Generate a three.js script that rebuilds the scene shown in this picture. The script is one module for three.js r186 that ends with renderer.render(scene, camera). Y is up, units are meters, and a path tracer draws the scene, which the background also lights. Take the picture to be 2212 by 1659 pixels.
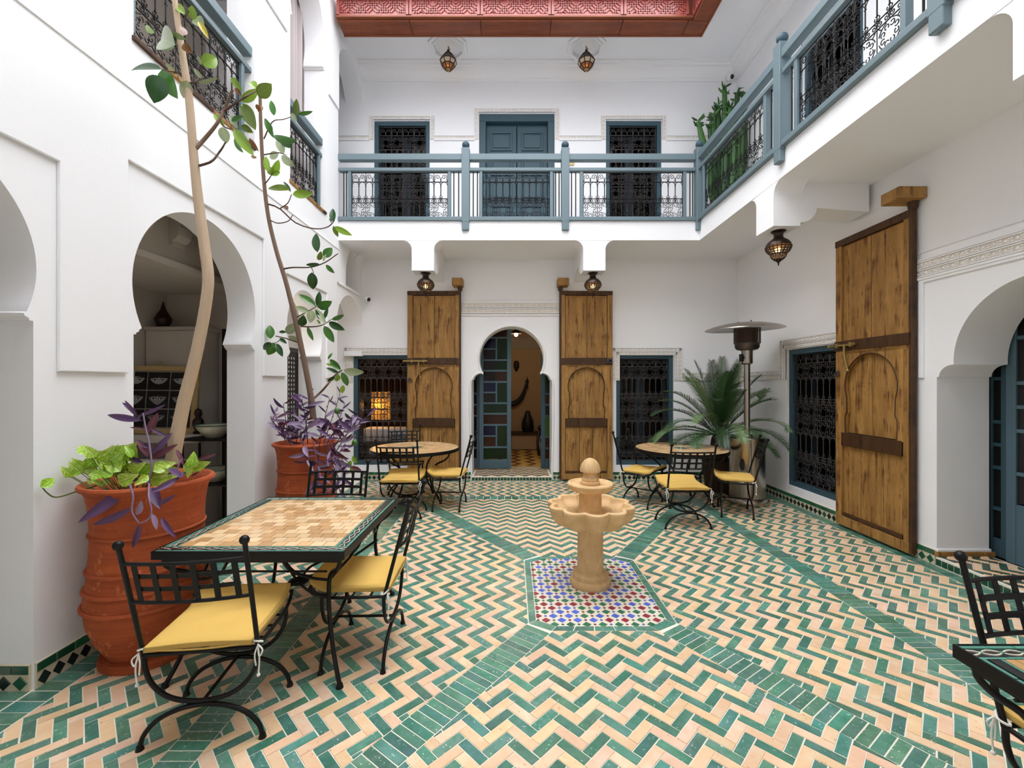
import * as THREE from 'three';
import { mergeGeometries, toCreasedNormals } from 'three/addons/utils/BufferGeometryUtils.js';
import { RoundedBoxGeometry } from 'three/addons/geometries/RoundedBoxGeometry.js';

// ---------------------------------------------------------------- camera, sky, exposure
const scene = new THREE.Scene();
const camera = new THREE.PerspectiveCamera(82.55, 2212 / 1659, 0.05, 80);
camera.position.set(0, 1.6, 0);
camera.lookAt(0, 1.6, -10);
const renderer = new THREE.WebGLRenderer({ antialias: true });
renderer.toneMapping = THREE.LinearToneMapping;
renderer.toneMappingExposure = 1.3;
renderer.shadowMap.enabled = true;
const SKY_POWER = 5.4;
{ // bright overcast sky: three times brighter overhead than at the horizon, the same all round
  const W = 8, H = 64, data = new Float32Array(W * H * 4);
  for (let y = 0; y < H; y++) {
    const up = Math.sin(((y + 0.5) / H - 0.5) * Math.PI), l = up > 0 ? (1 + 2 * up) / 3 : 0.2;
    for (let x = 0; x < W; x++) data.set([0.96 * l, 0.985 * l, 1.02 * l, 1], (y * W + x) * 4);
  }
  const sky = new THREE.DataTexture(data, W, H, THREE.RGBAFormat, THREE.FloatType);
  sky.mapping = THREE.EquirectangularReflectionMapping;
  sky.magFilter = THREE.LinearFilter; sky.needsUpdate = true;
  scene.background = sky; scene.environment = sky;
  scene.backgroundIntensity = SKY_POWER; scene.environmentIntensity = SKY_POWER;
}

// ---------------------------------------------------------------- helpers
function rngFrom(a) {
  return () => { a = (a + 0x6d2b79f5) | 0; let t = Math.imul(a ^ (a >>> 15), 1 | a); t = (t + Math.imul(t ^ (t >>> 7), 61 | t)) ^ t; return ((t ^ (t >>> 14)) >>> 0) / 4294967296; };
}
let rnd = rngFrom(11);
const rr = (a, b) => a + (b - a) * rnd();
const PI = Math.PI, V3 = (x, y, z) => new THREE.Vector3(x, y, z);
const F = 945, CX = 1106, CY = 829.5, EYE = 1.6;
const at = (px, py, d) => V3(((px - CX) * d) / F, EYE - ((py - CY) * d) / F, -d);   // a point at depth d
const used = {};
function numbered(name) { const k = (used[name] = (used[name] ?? -1) + 1); return k ? name + '_' + String(k).padStart(3, '0') : name; }
function clean(g, color) {
  g = g.index ? g.toNonIndexed() : g;
  for (const k of Object.keys(g.attributes)) if (!['position', 'normal', 'uv'].includes(k) && !(color && k === 'color')) g.deleteAttribute(k);
  if (!g.attributes.normal) g.computeVertexNormals();
  if (!g.attributes.uv) g.setAttribute('uv', new THREE.BufferAttribute(new Float32Array(g.attributes.position.count * 2), 2));
  return g;
}
function merge(list) {
  list = [].concat(list);
  const color = list.every((g) => g.attributes.color);
  return list.length === 1 ? clean(list[0], color) : mergeGeometries(list.map((g) => clean(g, color)));
}
// uv in metres from the dominant axis of each face
function uvBox(g, s = 1, ox = 0, oy = 0) {
  g = clean(g, true);
  const p = g.attributes.position, uv = new Float32Array(p.count * 2), a = V3(), b = V3(), c = V3();
  for (let i = 0; i < p.count; i += 3) {
    a.fromBufferAttribute(p, i); b.fromBufferAttribute(p, i + 1); c.fromBufferAttribute(p, i + 2);
    const n = b.clone().sub(a).cross(c.clone().sub(a)), x = Math.abs(n.x), y = Math.abs(n.y), z = Math.abs(n.z);
    [a, b, c].forEach((q, k) => {
      const [u, v] = x >= y && x >= z ? [q.z, q.y] : y >= z ? [q.x, q.z] : [q.x, q.y];
      uv[(i + k) * 2] = u * s + ox; uv[(i + k) * 2 + 1] = v * s + oy;
    });
  }
  g.setAttribute('uv', new THREE.BufferAttribute(uv, 2));
  return g;
}
function obj(name, geos, mat, parent = scene) {
  const m = new THREE.Mesh(merge(geos), mat);
  m.name = numbered(name); m.castShadow = m.receiveShadow = true; parent.add(m);
  return m;
}
function share(name, geo, mat, parent) {   // a mesh on a geometry that alike pieces share
  const m = new THREE.Mesh(geo, mat); m.name = numbered(name); m.castShadow = m.receiveShadow = true; parent.add(m); return m;
}
function tag(o, label, category, group, kind) {
  o.userData.label = label; if (category) o.userData.category = category;
  if (group) o.userData.group = group; if (kind) o.userData.kind = kind; return o;
}
function thing(name, label, category, [x, y, z] = [0, 0, 0], turn = 0, group, kind) {
  const o = new THREE.Group(); o.name = numbered(name); scene.add(o);
  o.position.set(x, y, z); o.rotation.y = turn; return tag(o, label, category, group, kind);
}
const struct = (name, label, category, pos, turn) => thing(name, label, category, pos, turn, null, 'structure');
function copy(root, [x, y, z], turn, label, group) {
  const r = root.clone(); r.name = numbered(root.name.replace(/_\d+$/, '')); scene.add(r);
  r.position.set(x, y, z); r.rotation.set(0, turn, 0); r.userData = { ...root.userData };
  if (label) r.userData.label = label; if (group) r.userData.group = group; return r;
}
const mv = (g, x, y, z) => g.translate(x, y, z);
const box = (x0, x1, y0, y1, z0, z1) => mv(new THREE.BoxGeometry(Math.abs(x1 - x0), Math.abs(y1 - y0), Math.abs(z1 - z0)), (x0 + x1) / 2, (y0 + y1) / 2, (z0 + z1) / 2);
const rbox = (x0, x1, y0, y1, z0, z1, r = 0.006, s = 2) => mv(new RoundedBoxGeometry(Math.abs(x1 - x0), Math.abs(y1 - y0), Math.abs(z1 - z0), s, r), (x0 + x1) / 2, (y0 + y1) / 2, (z0 + z1) / 2);
const cyl = (x, y, z, r0, r1, h, n = 16) => mv(new THREE.CylinderGeometry(r1, r0, h, n), x, y + h / 2, z);   // r0 below, r1 above
const ball = (x, y, z, r, n = 14) => mv(new THREE.SphereGeometry(r, n, Math.max(8, (n * 0.7) | 0)), x, y, z);
const lathe = (pts, n = 40) => toCreasedNormals(new THREE.LatheGeometry(pts.map(([r, y]) => new THREE.Vector2(r, y)), n), 0.62);
function tube(pts, r, seg = 0, rad = 7, ends = true) {   // round bar through points
  const c = new THREE.CatmullRomCurve3(pts.map((p) => (Array.isArray(p) ? V3(...p) : p)), false, 'centripetal');
  const g = [new THREE.TubeGeometry(c, seg || (pts.length - 1) * 5, r, rad)];
  if (ends) for (const p of [pts[0], pts[pts.length - 1]]) { const q = Array.isArray(p) ? V3(...p) : p; g.push(ball(q.x, q.y, q.z, r, 8)); }
  return merge(g);
}
function rod(a, b, r, n = 8) {   // straight round bar
  const A = V3(...a), Bv = V3(...b), l = A.distanceTo(Bv), g = new THREE.CylinderGeometry(r, r, l, n);
  g.applyQuaternion(new THREE.Quaternion().setFromUnitVectors(V3(0, 1, 0), Bv.clone().sub(A).normalize()));
  return mv(g, (A.x + Bv.x) / 2, (A.y + Bv.y) / 2, (A.z + Bv.z) / 2);
}
function taper(pts, radii, seg = 40, rad = 9) {   // tapered, bent stem
  const c = new THREE.CatmullRomCurve3(pts, false, 'centripetal'), g = new THREE.TubeGeometry(c, seg, 1, rad), p = g.attributes.position, v = V3();
  for (let i = 0; i <= seg; i++) {
    const t = i / seg, q = c.getPointAt(t), k = t * (radii.length - 1), a = Math.min(radii.length - 2, Math.floor(k)), r = radii[a] + (radii[a + 1] - radii[a]) * (k - a);
    for (let j = 0; j <= rad; j++) { const n = i * (rad + 1) + j; v.fromBufferAttribute(p, n).sub(q).multiplyScalar(r).add(q); p.setXYZ(n, v.x, v.y, v.z); }
  }
  return g;
}
// square bar along a flat polyline in the xy plane (wrought iron)
function bar2(pts, r, closed) {
  const n = pts.length, pos = [], idx = [];
  for (let i = 0; i < n; i++) {
    const a = pts[closed ? (i + n - 1) % n : Math.max(0, i - 1)], b = pts[closed ? (i + 1) % n : Math.min(n - 1, i + 1)];
    const dx = b[0] - a[0], dy = b[1] - a[1], l = Math.hypot(dx, dy) || 1, nx = (-dy / l) * r, ny = (dx / l) * r;
    pos.push(pts[i][0] + nx, pts[i][1] + ny, 0, pts[i][0], pts[i][1], r, pts[i][0] - nx, pts[i][1] - ny, 0, pts[i][0], pts[i][1], -r);
  }
  const m = closed ? n : n - 1;
  for (let i = 0; i < m; i++) for (let k = 0; k < 4; k++) { const a = i * 4 + k, b = i * 4 + ((k + 1) % 4), c = ((i + 1) % n) * 4 + k, d = ((i + 1) % n) * 4 + ((k + 1) % 4); idx.push(a, c, b, b, c, d); }
  const g = new THREE.BufferGeometry();
  g.setAttribute('position', new THREE.Float32BufferAttribute(pos, 3)); g.setIndex(idx); g.computeVertexNormals();
  return clean(g);
}
// a flat outline [x, y] list as a shape; extruded t deep
function poly(pts, holes = []) {
  const s = new THREE.Shape(pts.map(([x, y]) => new THREE.Vector2(x, y)));
  for (const h of holes) s.holes.push(new THREE.Path(h.map(([x, y]) => new THREE.Vector2(x, y))));
  return s;
}
const slab = (shape, t, bevel = 0) => clean(new THREE.ExtrudeGeometry(shape, { depth: t - 2 * bevel, bevelEnabled: bevel > 0, bevelThickness: bevel, bevelSize: bevel, bevelOffset: -bevel, bevelSegments: 2, curveSegments: 24 }).translate(0, 0, bevel));
const rect = (x0, x1, y0, y1) => [[x0, y0], [x1, y0], [x1, y1], [x0, y1]];
// flat shapes drawn in (depth, height) stood up along the left or right wall; x = where their near-axis side begins
const M_SIDE = new THREE.Matrix4().set(0, 0, 1, 0, 0, 1, 0, 0, -1, 0, 0, 0, 0, 0, 0, 1);
const side = (g, x) => g.applyMatrix4(M_SIDE).translate(x, 0, 0);

// ---------------------------------------------------------------- textures (all computed)
function noise2(n, seed) {   // tiling value noise, n cells a side
  const r = rngFrom(seed), v = Float32Array.from({ length: n * n }, r);
  return (x, y) => {
    x = ((x % 1) + 1) % 1 * n; y = ((y % 1) + 1) % 1 * n;
    const i = Math.floor(x), j = Math.floor(y), f = x - i, g = y - j, a = f * f * (3 - 2 * f), b = g * g * (3 - 2 * g), q = (p, s) => v[(s % n) * n + (p % n)];
    return (q(i, j) * (1 - a) + q(i + 1, j) * a) * (1 - b) + (q(i, j + 1) * (1 - a) + q(i + 1, j + 1) * a) * b;
  };
}
function stretched(nx, ny, seed) {
  const r = rngFrom(seed), v = Float32Array.from({ length: nx * ny }, r);
  return (x, y) => {
    x = ((x % 1) + 1) % 1 * nx; y = ((y % 1) + 1) % 1 * ny;
    const i = Math.floor(x), j = Math.floor(y), f = x - i, g = y - j, a = f * f * (3 - 2 * f), b = g * g * (3 - 2 * g), q = (p, s) => v[(s % ny) * nx + (p % nx)];
    return (q(i, j) * (1 - a) + q(i + 1, j) * a) * (1 - b) + (q(i, j + 1) * (1 - a) + q(i + 1, j + 1) * a) * b;
  };
}
function tex(size, f, srgb = true, wrapM = 1, sizeY = size) {   // f(u, v) -> [r, g, b] in 0..255
  const d = new Uint8Array(size * sizeY * 4);
  for (let y = 0; y < sizeY; y++) for (let x = 0; x < size; x++) {
    const c = f((x + 0.5) / size, (y + 0.5) / sizeY), k = (y * size + x) * 4;
    for (let i = 0; i < 3; i++) d[k + i] = Math.max(0, Math.min(255, c[i]));
    d[k + 3] = 255;
  }
  const t = new THREE.DataTexture(d, size, sizeY); t.wrapS = t.wrapT = THREE.RepeatWrapping; t.magFilter = THREE.LinearFilter; t.minFilter = THREE.LinearMipmapLinearFilter; t.generateMipmaps = true;
  if (srgb) t.colorSpace = THREE.SRGBColorSpace; t.repeat.set(wrapM, wrapM); t.needsUpdate = true; return t;
}
const mixc = (a, b, t) => a.map((x, i) => x + (b[i] - x) * Math.max(0, Math.min(1, t)));
const N8 = noise2(8, 1), N16 = noise2(16, 2), N32 = noise2(32, 3), N64 = noise2(64, 4), N128 = noise2(128, 5);
const fbm = (u, v) => N8(u, v) * 0.4 + N16(u, v) * 0.3 + N32(u, v) * 0.2 + N64(u, v) * 0.1;
const plasterBump = tex(256, (u, v) => { const h = 255 * (0.55 * fbm(u, v) + 0.25 * N64(u + 0.3, v) + 0.2 * N128(u, v)); return [h, h, h]; }, false, 0.8);
const fineBump = tex(256, (u, v) => { const h = 255 * (0.5 * N64(u, v) + 0.5 * N128(u + 0.2, v)); return [h, h, h]; }, false, 3);
const streakA = stretched(96, 6, 21), streakB = stretched(40, 4, 22), streakC = stretched(14, 3, 23);
const woodTex = tex(512, (u, v) => {
  const g = streakA(u, v), h = streakB(u, v), k = streakC(u, v), n = fbm(u, v);
  let c = mixc([136, 96, 44], [198, 152, 84], 0.35 * g + 0.7 * n + 0.45 * k - 0.28);
  c = mixc(c, [92, 56, 20], Math.max(0, g * 0.5 + h * 0.5 + n * 0.75 - 0.86) * 2.4);
  return mixc(c, [66, 38, 14], Math.max(0, g * 0.7 + N16(u, v) * 0.6 - 1.02) * 2.0);
}, true, 1);
const woodBump = tex(256, (u, v) => { const h = 255 * (0.6 * streakA(u, v) + 0.4 * streakB(u, v)); return [h, h, h]; }, false, 1);
const cedarTex = tex(256, (u, v) => mixc([150, 82, 46], [112, 54, 32], streakB(v, u) * 0.6 + fbm(u, v) * 0.6 - 0.1), true, 1);
const glazeTex = tex(512, (u, v) => {
  const n = fbm(u, v), m = N32(u + 0.37, v + 0.11);
  let c = mixc([100, 150, 130], [62, 114, 96], n * 1.5 - 0.25);
  c = mixc(c, [104, 134, 130], Math.max(0, m - 0.5) * 1.5);
  const chip = N128(u, v) * 0.5 + N64(u + 0.5, v + 0.2) * 0.5;
  return mixc(c, [222, 220, 208], Math.max(0, chip - 0.79) * 12);
}, true, 1.6);
const creamTex = tex(512, (u, v) => {
  const n = fbm(u, v);
  let c = mixc([244, 210, 176], [234, 194, 156], n * 1.6 - 0.3);
  c = mixc(c, [240, 220, 192], Math.max(0, N16(u + 0.4, v) - 0.55) * 1.6);
  return mixc(c, [150, 96, 62], Math.max(0, N64(u, v) * 0.6 + N128(u, v) * 0.4 - 0.83) * 6);
}, true, 1.3);
const potTex = tex(512, (u, v) => {
  const s = stretchedPot(u, v);
  let c = mixc([192, 100, 52], [142, 60, 26], s * 0.7 + fbm(u, v) * 0.6 - 0.15);
  return mixc(c, [222, 150, 108], Math.max(0, N16(u, v) * 0.6 + N64(u, v) * 0.4 - 0.66) * 2.6);
}, true, 1);
function stretchedPot(u, v) { return streakA(v, u) * 0.6 + streakB(v, u) * 0.4; }
const stoneTex = tex(256, (u, v) => mixc([230, 196, 148], [206, 166, 114], fbm(u, v) * 1.3 - 0.15 + Math.max(0, N128(u, v) - 0.8) * 2), true, 1.5);
const leafTex = tex(128, (u, v) => { const m = Math.abs(u - 0.5), vein = Math.abs(((v * 9 + m * 7) % 1) - 0.5); return m < 0.022 ? [235, 240, 190] : mixc([196, 206, 176], [226, 232, 206], vein * 1.1 + 0.15 * fbm(u, v)); }, true, 1);
const limeTex = tex(128, (u, v) => { const m = Math.abs(u - 0.5), n = N8(u * 1.3, v) * 0.6 + N32(u, v) * 0.4; return mixc(mixc([128, 178, 44], [200, 226, 84], n * 1.3), [244, 248, 170], m < 0.02 ? 1 : Math.max(0, n - 0.58) * 5); }, true, 1);

// ---------------------------------------------------------------- materials
const std = (o) => new THREE.MeshStandardMaterial(o), phy = (o) => new THREE.MeshPhysicalMaterial(o);
const sr = (r, g, b) => new THREE.Color().setRGB(r / 255, g / 255, b / 255, THREE.SRGBColorSpace);
const M = {
  plaster: std({ color: sr(247, 247, 249), roughness: 0.93, bumpMap: plasterBump, bumpScale: 0.0012 }),
  trim: std({ color: sr(246, 245, 245), roughness: 0.85 }),
  trimGround: std({ color: sr(226, 214, 200), roughness: 0.9 }),
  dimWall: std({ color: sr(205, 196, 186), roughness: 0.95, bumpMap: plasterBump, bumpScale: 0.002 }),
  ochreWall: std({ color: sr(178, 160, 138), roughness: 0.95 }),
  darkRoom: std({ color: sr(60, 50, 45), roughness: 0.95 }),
  grout: std({ color: sr(240, 232, 216), roughness: 0.95 }),
  green: phy({ map: glazeTex, vertexColors: true, roughness: 0.3, clearcoat: 0.25, clearcoatRoughness: 0.25, bumpMap: fineBump, bumpScale: 0.0008 }),
  cream: phy({ map: creamTex, vertexColors: true, roughness: 0.55, bumpMap: fineBump, bumpScale: 0.0008 }),
  mosaic: phy({ vertexColors: true, roughness: 0.32, clearcoat: 0.3, clearcoatRoughness: 0.3 }),
  darkGreen: phy({ color: sr(18, 74, 52), roughness: 0.25, clearcoat: 0.4 }),
  wood: std({ map: woodTex, roughness: 0.62, bumpMap: woodBump, bumpScale: 0.002 }),
  woodDark: std({ map: woodTex, color: sr(116, 98, 76), roughness: 0.6, bumpMap: woodBump, bumpScale: 0.002 }),
  cedar: std({ map: cedarTex, roughness: 0.55 }),
  carved: phy({ color: sr(168, 84, 76), roughness: 0.4, clearcoat: 0.6, clearcoatRoughness: 0.25 }),
  blue: std({ color: sr(106, 124, 131), roughness: 0.5 }),
  blueDoor: std({ color: sr(76, 102, 114), roughness: 0.55 }),
  blueDark: std({ color: sr(52, 80, 92), roughness: 0.55 }),
  iron: std({ color: sr(22, 21, 22), roughness: 0.42, metalness: 0.55 }),
  ironGrey: std({ color: sr(74, 70, 70), roughness: 0.5, metalness: 0.4 }),
  sash: std({ color: sr(34, 46, 54), roughness: 0.6 }),
  bronze: std({ color: sr(62, 50, 44), roughness: 0.4, metalness: 0.8 }),
  brass: std({ color: sr(176, 150, 96), roughness: 0.4, metalness: 0.8 }),
  steel: std({ color: sr(176, 168, 160), roughness: 0.26, metalness: 1 }),
  steelDark: std({ color: sr(92, 84, 80), roughness: 0.38, metalness: 0.9 }),
  black: std({ color: sr(16, 16, 17), roughness: 0.5 }),
  white: std({ color: sr(236, 236, 234), roughness: 0.5 }),
  cloth: phy({ color: sr(226, 184, 96), roughness: 0.9, sheen: 0.3, sheenColor: sr(255, 220, 130), sheenRoughness: 0.6, bumpMap: fineBump, bumpScale: 0.0012 }),
  cord: std({ color: sr(236, 234, 228), roughness: 0.9 }),
  pot: std({ map: potTex, color: sr(255, 240, 225), roughness: 0.78, bumpMap: fineBump, bumpScale: 0.0015 }),
  potBand: std({ map: potTex, color: sr(255, 246, 238), roughness: 0.8 }),
  soil: std({ color: sr(62, 46, 36), roughness: 1 }),
  stone: std({ map: stoneTex, roughness: 0.75, bumpMap: fineBump, bumpScale: 0.001 }),
  bark: std({ color: sr(196, 172, 146), roughness: 0.9, bumpMap: plasterBump, bumpScale: 0.006 }),
  barkDark: std({ color: sr(132, 108, 92), roughness: 0.9, bumpMap: plasterBump, bumpScale: 0.005 }),
  twig: std({ color: sr(84, 62, 48), roughness: 0.9 }),
  glass: phy({ color: 0xffffff, transmission: 1, thickness: 0, roughness: 0.06, ior: 1.2 }),
};
// ================================================================ the courtyard's shell
const XL = -2.5, XR = 3.74, DB = 7.29, T = 0.46, TL = 0.27, Y1 = 3.67, Y2 = 3.945, YC = 6.85;   // left wall, right wall, back wall (depth), thicknesses, balcony underside and top, upper ceiling
// outline of a horseshoe opening; style 'cove' has rounded shoulders, 'step' a small moulded impost
function keyhole(cx, half, bottom, ys, yn, yc, rx, ry, style) {
  const R = [[half, bottom], [half, ys]], a0 = Math.asin((yn - yc) / ry), neck = rx * Math.cos(a0);
  if (style === 'cove') { const h = half - 0.02; for (let i = 0; i <= 8; i++) { const t = (i / 8) * PI / 2; R.push([neck + (h - neck) * Math.cos(t), ys + 0.004 + (yn - ys - 0.004) * Math.sin(t)]); } }
  else R.push([half - 0.02, ys], [half - 0.02, ys + 0.012], [half - 0.04, ys + 0.02], [half - 0.045, ys + 0.035], [neck, ys + 0.045]);
  for (let i = 0; i <= 26; i++) { const a = a0 + (PI / 2 - a0) * (i / 26); R.push([rx * Math.cos(a), yc + ry * Math.sin(a)]); }
  return [...R.map(([x, y]) => [cx + x, y]), ...R.slice(0, -1).reverse().map(([x, y]) => [cx - x, y])];
}
const smoothEdges = (g) => uvBox(toCreasedNormals(g, 0.5));

{ // ---- left wall: four horseshoe arches below, openings above
  const L = struct('wall_left', 'tall white left wall with a row of horseshoe arches on two storeys', 'wall');
  const out = [[-0.6, 0], [6.23, 0], [6.23, 2.4]];
  for (let i = 0; i <= 22; i++) { const a = PI - (i / 22) * (PI - 0.28); out.push([6.77 + 0.54 * Math.cos(a), 2.42 + 0.54 * Math.sin(a)]); }
  out.push([7.29, 2.56], [7.29, Y2], [6.3, Y2], [6.3, 6.2]);
  for (let i = 0; i <= 18; i++) { const a = PI - (i / 18) * (PI - 0.75); out.push([6.78 + 0.48 * Math.cos(a), 6.2 + 0.46 * Math.sin(a)]); }
  out.push([7.2, 6.42], [7.29, 6.28], [7.29, 7.3], [-0.6, 7.3]);
  const niche = [[6.58, 3.08], [7.14, 3.08], [7.13, 3.36], [7.06, 3.52], [6.95, 3.63], [6.84, 3.68], [6.74, 3.64], [6.65, 3.52], [6.59, 3.36]];
  const holes = [
    keyhole(1.7, 0.585, -0.01, 1.93, 1.98, 2.2, 0.6, 0.58, 'step'), keyhole(3.57, 0.68, -0.01, 1.93, 1.98, 2.28, 0.69, 0.67, 'step'), keyhole(5.31, 0.44, -0.01, 1.91, 1.96, 2.23, 0.45, 0.5, 'step'),
    keyhole(1.7, 0.585, 3.89, 5.78, 5.86, 6.12, 0.6, 0.6, 'step'), keyhole(3.57, 0.68, 3.89, 5.78, 5.86, 6.15, 0.69, 0.67, 'step'), keyhole(5.38, 0.45, 3.89, 5.78, 5.86, 6.1, 0.46, 0.62, 'step'), niche,
  ].map((h, i) => (i < 3 ? h.map(([x, y]) => [x, y < 0 ? -0.02 : y]) : h));
  // ground-floor arches reach the floor, so they are cut into the outline; the wall is built storey by storey
  const ground = holes.slice(0, 3).flatMap((h) => [...h].reverse().map(([x, y]) => [x, Math.max(0, y)])), k = out.findIndex(([x, y]) => y === Y2);
  obj('wall', smoothEdges(side(slab(poly([[-0.6, 0], ...ground, ...out.slice(1, k), [7.29, 3.75], [-0.6, 3.75]], [niche]), TL), XL - TL)), M.plaster, L);
  const sills = holes.slice(3, 6).flatMap((h) => [...h].reverse());
  obj('wall', smoothEdges(side(slab(poly([[-0.6, 3.89], ...sills, [6.3, 3.89], ...out.slice(k + 1)]), TL), XL - TL)), M.plaster, L);
  obj('wall', uvBox(side(slab(poly([[-0.6, 3.75], [7.29, 3.75], [7.29, Y2], [6.3, Y2], [6.3, 3.89], [-0.6, 3.89]]), TL), XL - TL)), M.plaster, L);
  // raised plaster round the rectangular fields of the arches
  const raised = [[-0.6, 2.82], [2.4, 2.82], [2.4, 1.67], [2.83, 1.67], [2.83, 3.05], [4.375, 3.05], [4.375, 1.68], [4.81, 1.68], [4.81, 2.82], [5.87, 2.82], [5.87, 1.68], [6.21, 1.68], [6.21, 3.05], [6.27, 3.05], [6.27, 3.52], [-0.6, 3.52]];
  obj('raised_panel', uvBox(side(slab(poly(raised), 0.022, 0.006), XL)), M.plaster, L);
  for (const r of [[6.27, 7.16, 3.035, 3.075], [2.42, 2.8, 5.5, 7.3], [4.4, 4.85, 5.5, 7.3], [5.95, 6.28, 5.54, 7.3]]) obj('raised_panel', uvBox(side(slab(poly(rect(...r)), 0.022, 0.006), XL)), M.plaster, L);
  obj('moulding', [side(slab(poly(rect(-0.6, 6.3, 3.515, 3.53)), 0.03, 0.004), XL)], M.plaster, L);
  // wooden sills of the upper openings, laid in short pieces
  rnd = rngFrom(5);
  for (const [a, b] of [[2.87, 4.27], [4.9, 5.86]]) for (let d = a; d < b - 0.02;) { const e = Math.min(b, d + rr(0.16, 0.34)); obj('sill_board', uvBox(rbox(XL - TL + 0.02, XL + 0.012 + rr(0, 0.012), 3.865, 3.897 + rr(0, 0.006), -e, -d - 0.006, 0.005)), rnd() < 0.5 ? M.wood : M.woodDark, L); d = e; }
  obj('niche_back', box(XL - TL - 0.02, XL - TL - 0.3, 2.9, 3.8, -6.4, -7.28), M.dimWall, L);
  obj('impost', uvBox(rbox(XL - TL, XL + 0.02, 2.06, 2.14, -7.29, -7.2, 0.006)), M.plaster, L);
}
{ // ---- back wall: keyhole doorway and two windows below, door and two windows above
  const B = struct('wall_back', 'white back wall behind the fountain with a keyhole doorway and balcony above', 'wall');
  const door = keyhole(-0.005, 0.671, 0, 1.67, 1.79, 2.02, 0.552, 0.55, 'cove');
  const out = [[-4.3, 0], ...[...door].reverse(), [4.3, 0], [4.3, 7.3], [-4.3, 7.3]];
  const holes = [rect(-2.646, -1.69, 0.25, 2.09), rect(1.736, 2.692, 0.25, 2.09), rect(-2.299, -1.373, 4.2, 5.985), rect(1.566, 2.492, 4.2, 5.99), rect(-0.548, 0.71, Y2, 6.11)];
  obj('wall', mv(smoothEdges(slab(poly(out, holes), T)), 0, 0, -DB - T), M.plaster, B);
  // raised rim that follows the keyhole
  obj('door_rim', tube(door.map(([x, y], i) => [x, y, -DB + 0.003]), 0.017, 260, 8, false), M.trim, B);
}
{ // ---- right wall
  const R = struct('wall_right', 'white right wall with an arched doorway, grilled windows and a plaster frieze', 'wall');
  const door = keyhole(3.1, 0.752, 0, 1.66, 1.765, 1.79, 0.606, 0.606, 'cove');
  const out = [[-0.6, 0], ...[...door].reverse(), [7.29, 0], [7.29, 7.3], [-0.6, 7.3]];
  const holes = [rect(4.93, 5.94, 0.24, 2.06), rect(4.66, 5.62, 4.2, 5.98)];
  obj('wall', smoothEdges(side(slab(poly(out, holes), T), XR)), M.plaster, R);
  obj('raised_panel', uvBox(side(slab(poly([[3.965, 1.655], [4.01, 1.655], [4.01, 2.56], [2.2, 2.56], [2.2, 2.52], [3.965, 2.52]]), 0.018, 0.004), XR - 0.018)), M.plaster, R);
  // curb below the pier beside the doorway
  obj('pier_base', [uvBox(rbox(XR - 0.012, XR + 0.5, 0.085, 0.125, -3.9, -3.83, 0.006))], M.wood, R);
  obj('pier_ledge', [uvBox(rbox(XR - 0.004, XR + 0.47, 0.125, 0.15, -3.875, -3.838, 0.006))], M.trim, R);
}
obj('wall_front', uvBox(box(-4.3, 4.3, 0, 7.3, 0.6, 0.9)), M.plaster);
tag(scene.getObjectByName('wall_front'), 'plain white wall behind the viewer', 'wall', null, 'structure');

{ // ---- balcony: slab round the court on rounded corbels
  const S = struct('balcony', 'white balcony slab running along the back and right walls on corbels', 'balcony');
  const g = new THREE.ExtrudeGeometry(poly([[XL, -0.6], [XR, -0.6], [XR, DB], [XL, DB], [XL, 6.3], [2.7, 6.3], [2.7, 0.58], [XL, 0.58]]), { depth: Y2 - Y1, bevelEnabled: false });
  g.rotateX(-PI / 2); g.translate(0, Y1, 0);   // (x, d) -> z = -d
  obj('slab', uvBox(g), M.plaster, S);
  const profile = [[0.002, Y1], [0.002, 3.235], [0.28, 3.235]];
  for (let i = 0; i <= 6; i++) { const t = (i / 6) * PI / 2; profile.push([0.28 + 0.17 * Math.sin(t), 3.42 - 0.15 * Math.cos(t)]); }
  profile.push([0.7, 3.405], [0.86, 3.37], [0.99, 3.29], [0.99, Y1]);
  const front = (w, r) => { // fillets at both sides of a corbel's head, under the slab's edge
    const one = (s) => { const p = [[s * w, Y1], [s * w, Y1 - r]]; for (let i = 1; i <= 8; i++) { const a = (i / 8) * PI / 2; p.push([s * (w + r - r * Math.cos(a)), Y1 - r + r * Math.sin(a)]); } return s > 0 ? p : p.reverse(); };
    return [1, -1].map((s) => slab(poly(one(s)), 0.3));
  };
  const plain = [...profile.slice(0, 10), [0.7, 3.4], [0.99, 3.38], [0.99, Y1]];
  const corbel = (pr) => { const g = slab(poly(pr), 0.32); g.applyMatrix4(M_SIDE).translate(-0.16, 0, 0); const f = front(0.16, 0.13).map((q) => q.translate(0, 0, -0.303)); return [g, ...f]; };   // local: front face at z = 0, runs to -z
  for (const x of [-1.285, 1.187]) obj('corbel', corbel(profile).map((q) => smoothEdges(q).translate(x, 0, -6.3)), M.plaster, S);
  for (const d of [4.68, 2.2]) obj('corbel', corbel(plain).map((q) => smoothEdges(q).rotateY(-PI / 2).translate(2.7, 0, -d)), M.plaster, S);
  const f = front(0, 0.12)[0]; obj('fillet', [smoothEdges(f).translate(XL, 0, -7.29)], M.plaster, S);
}
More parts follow.
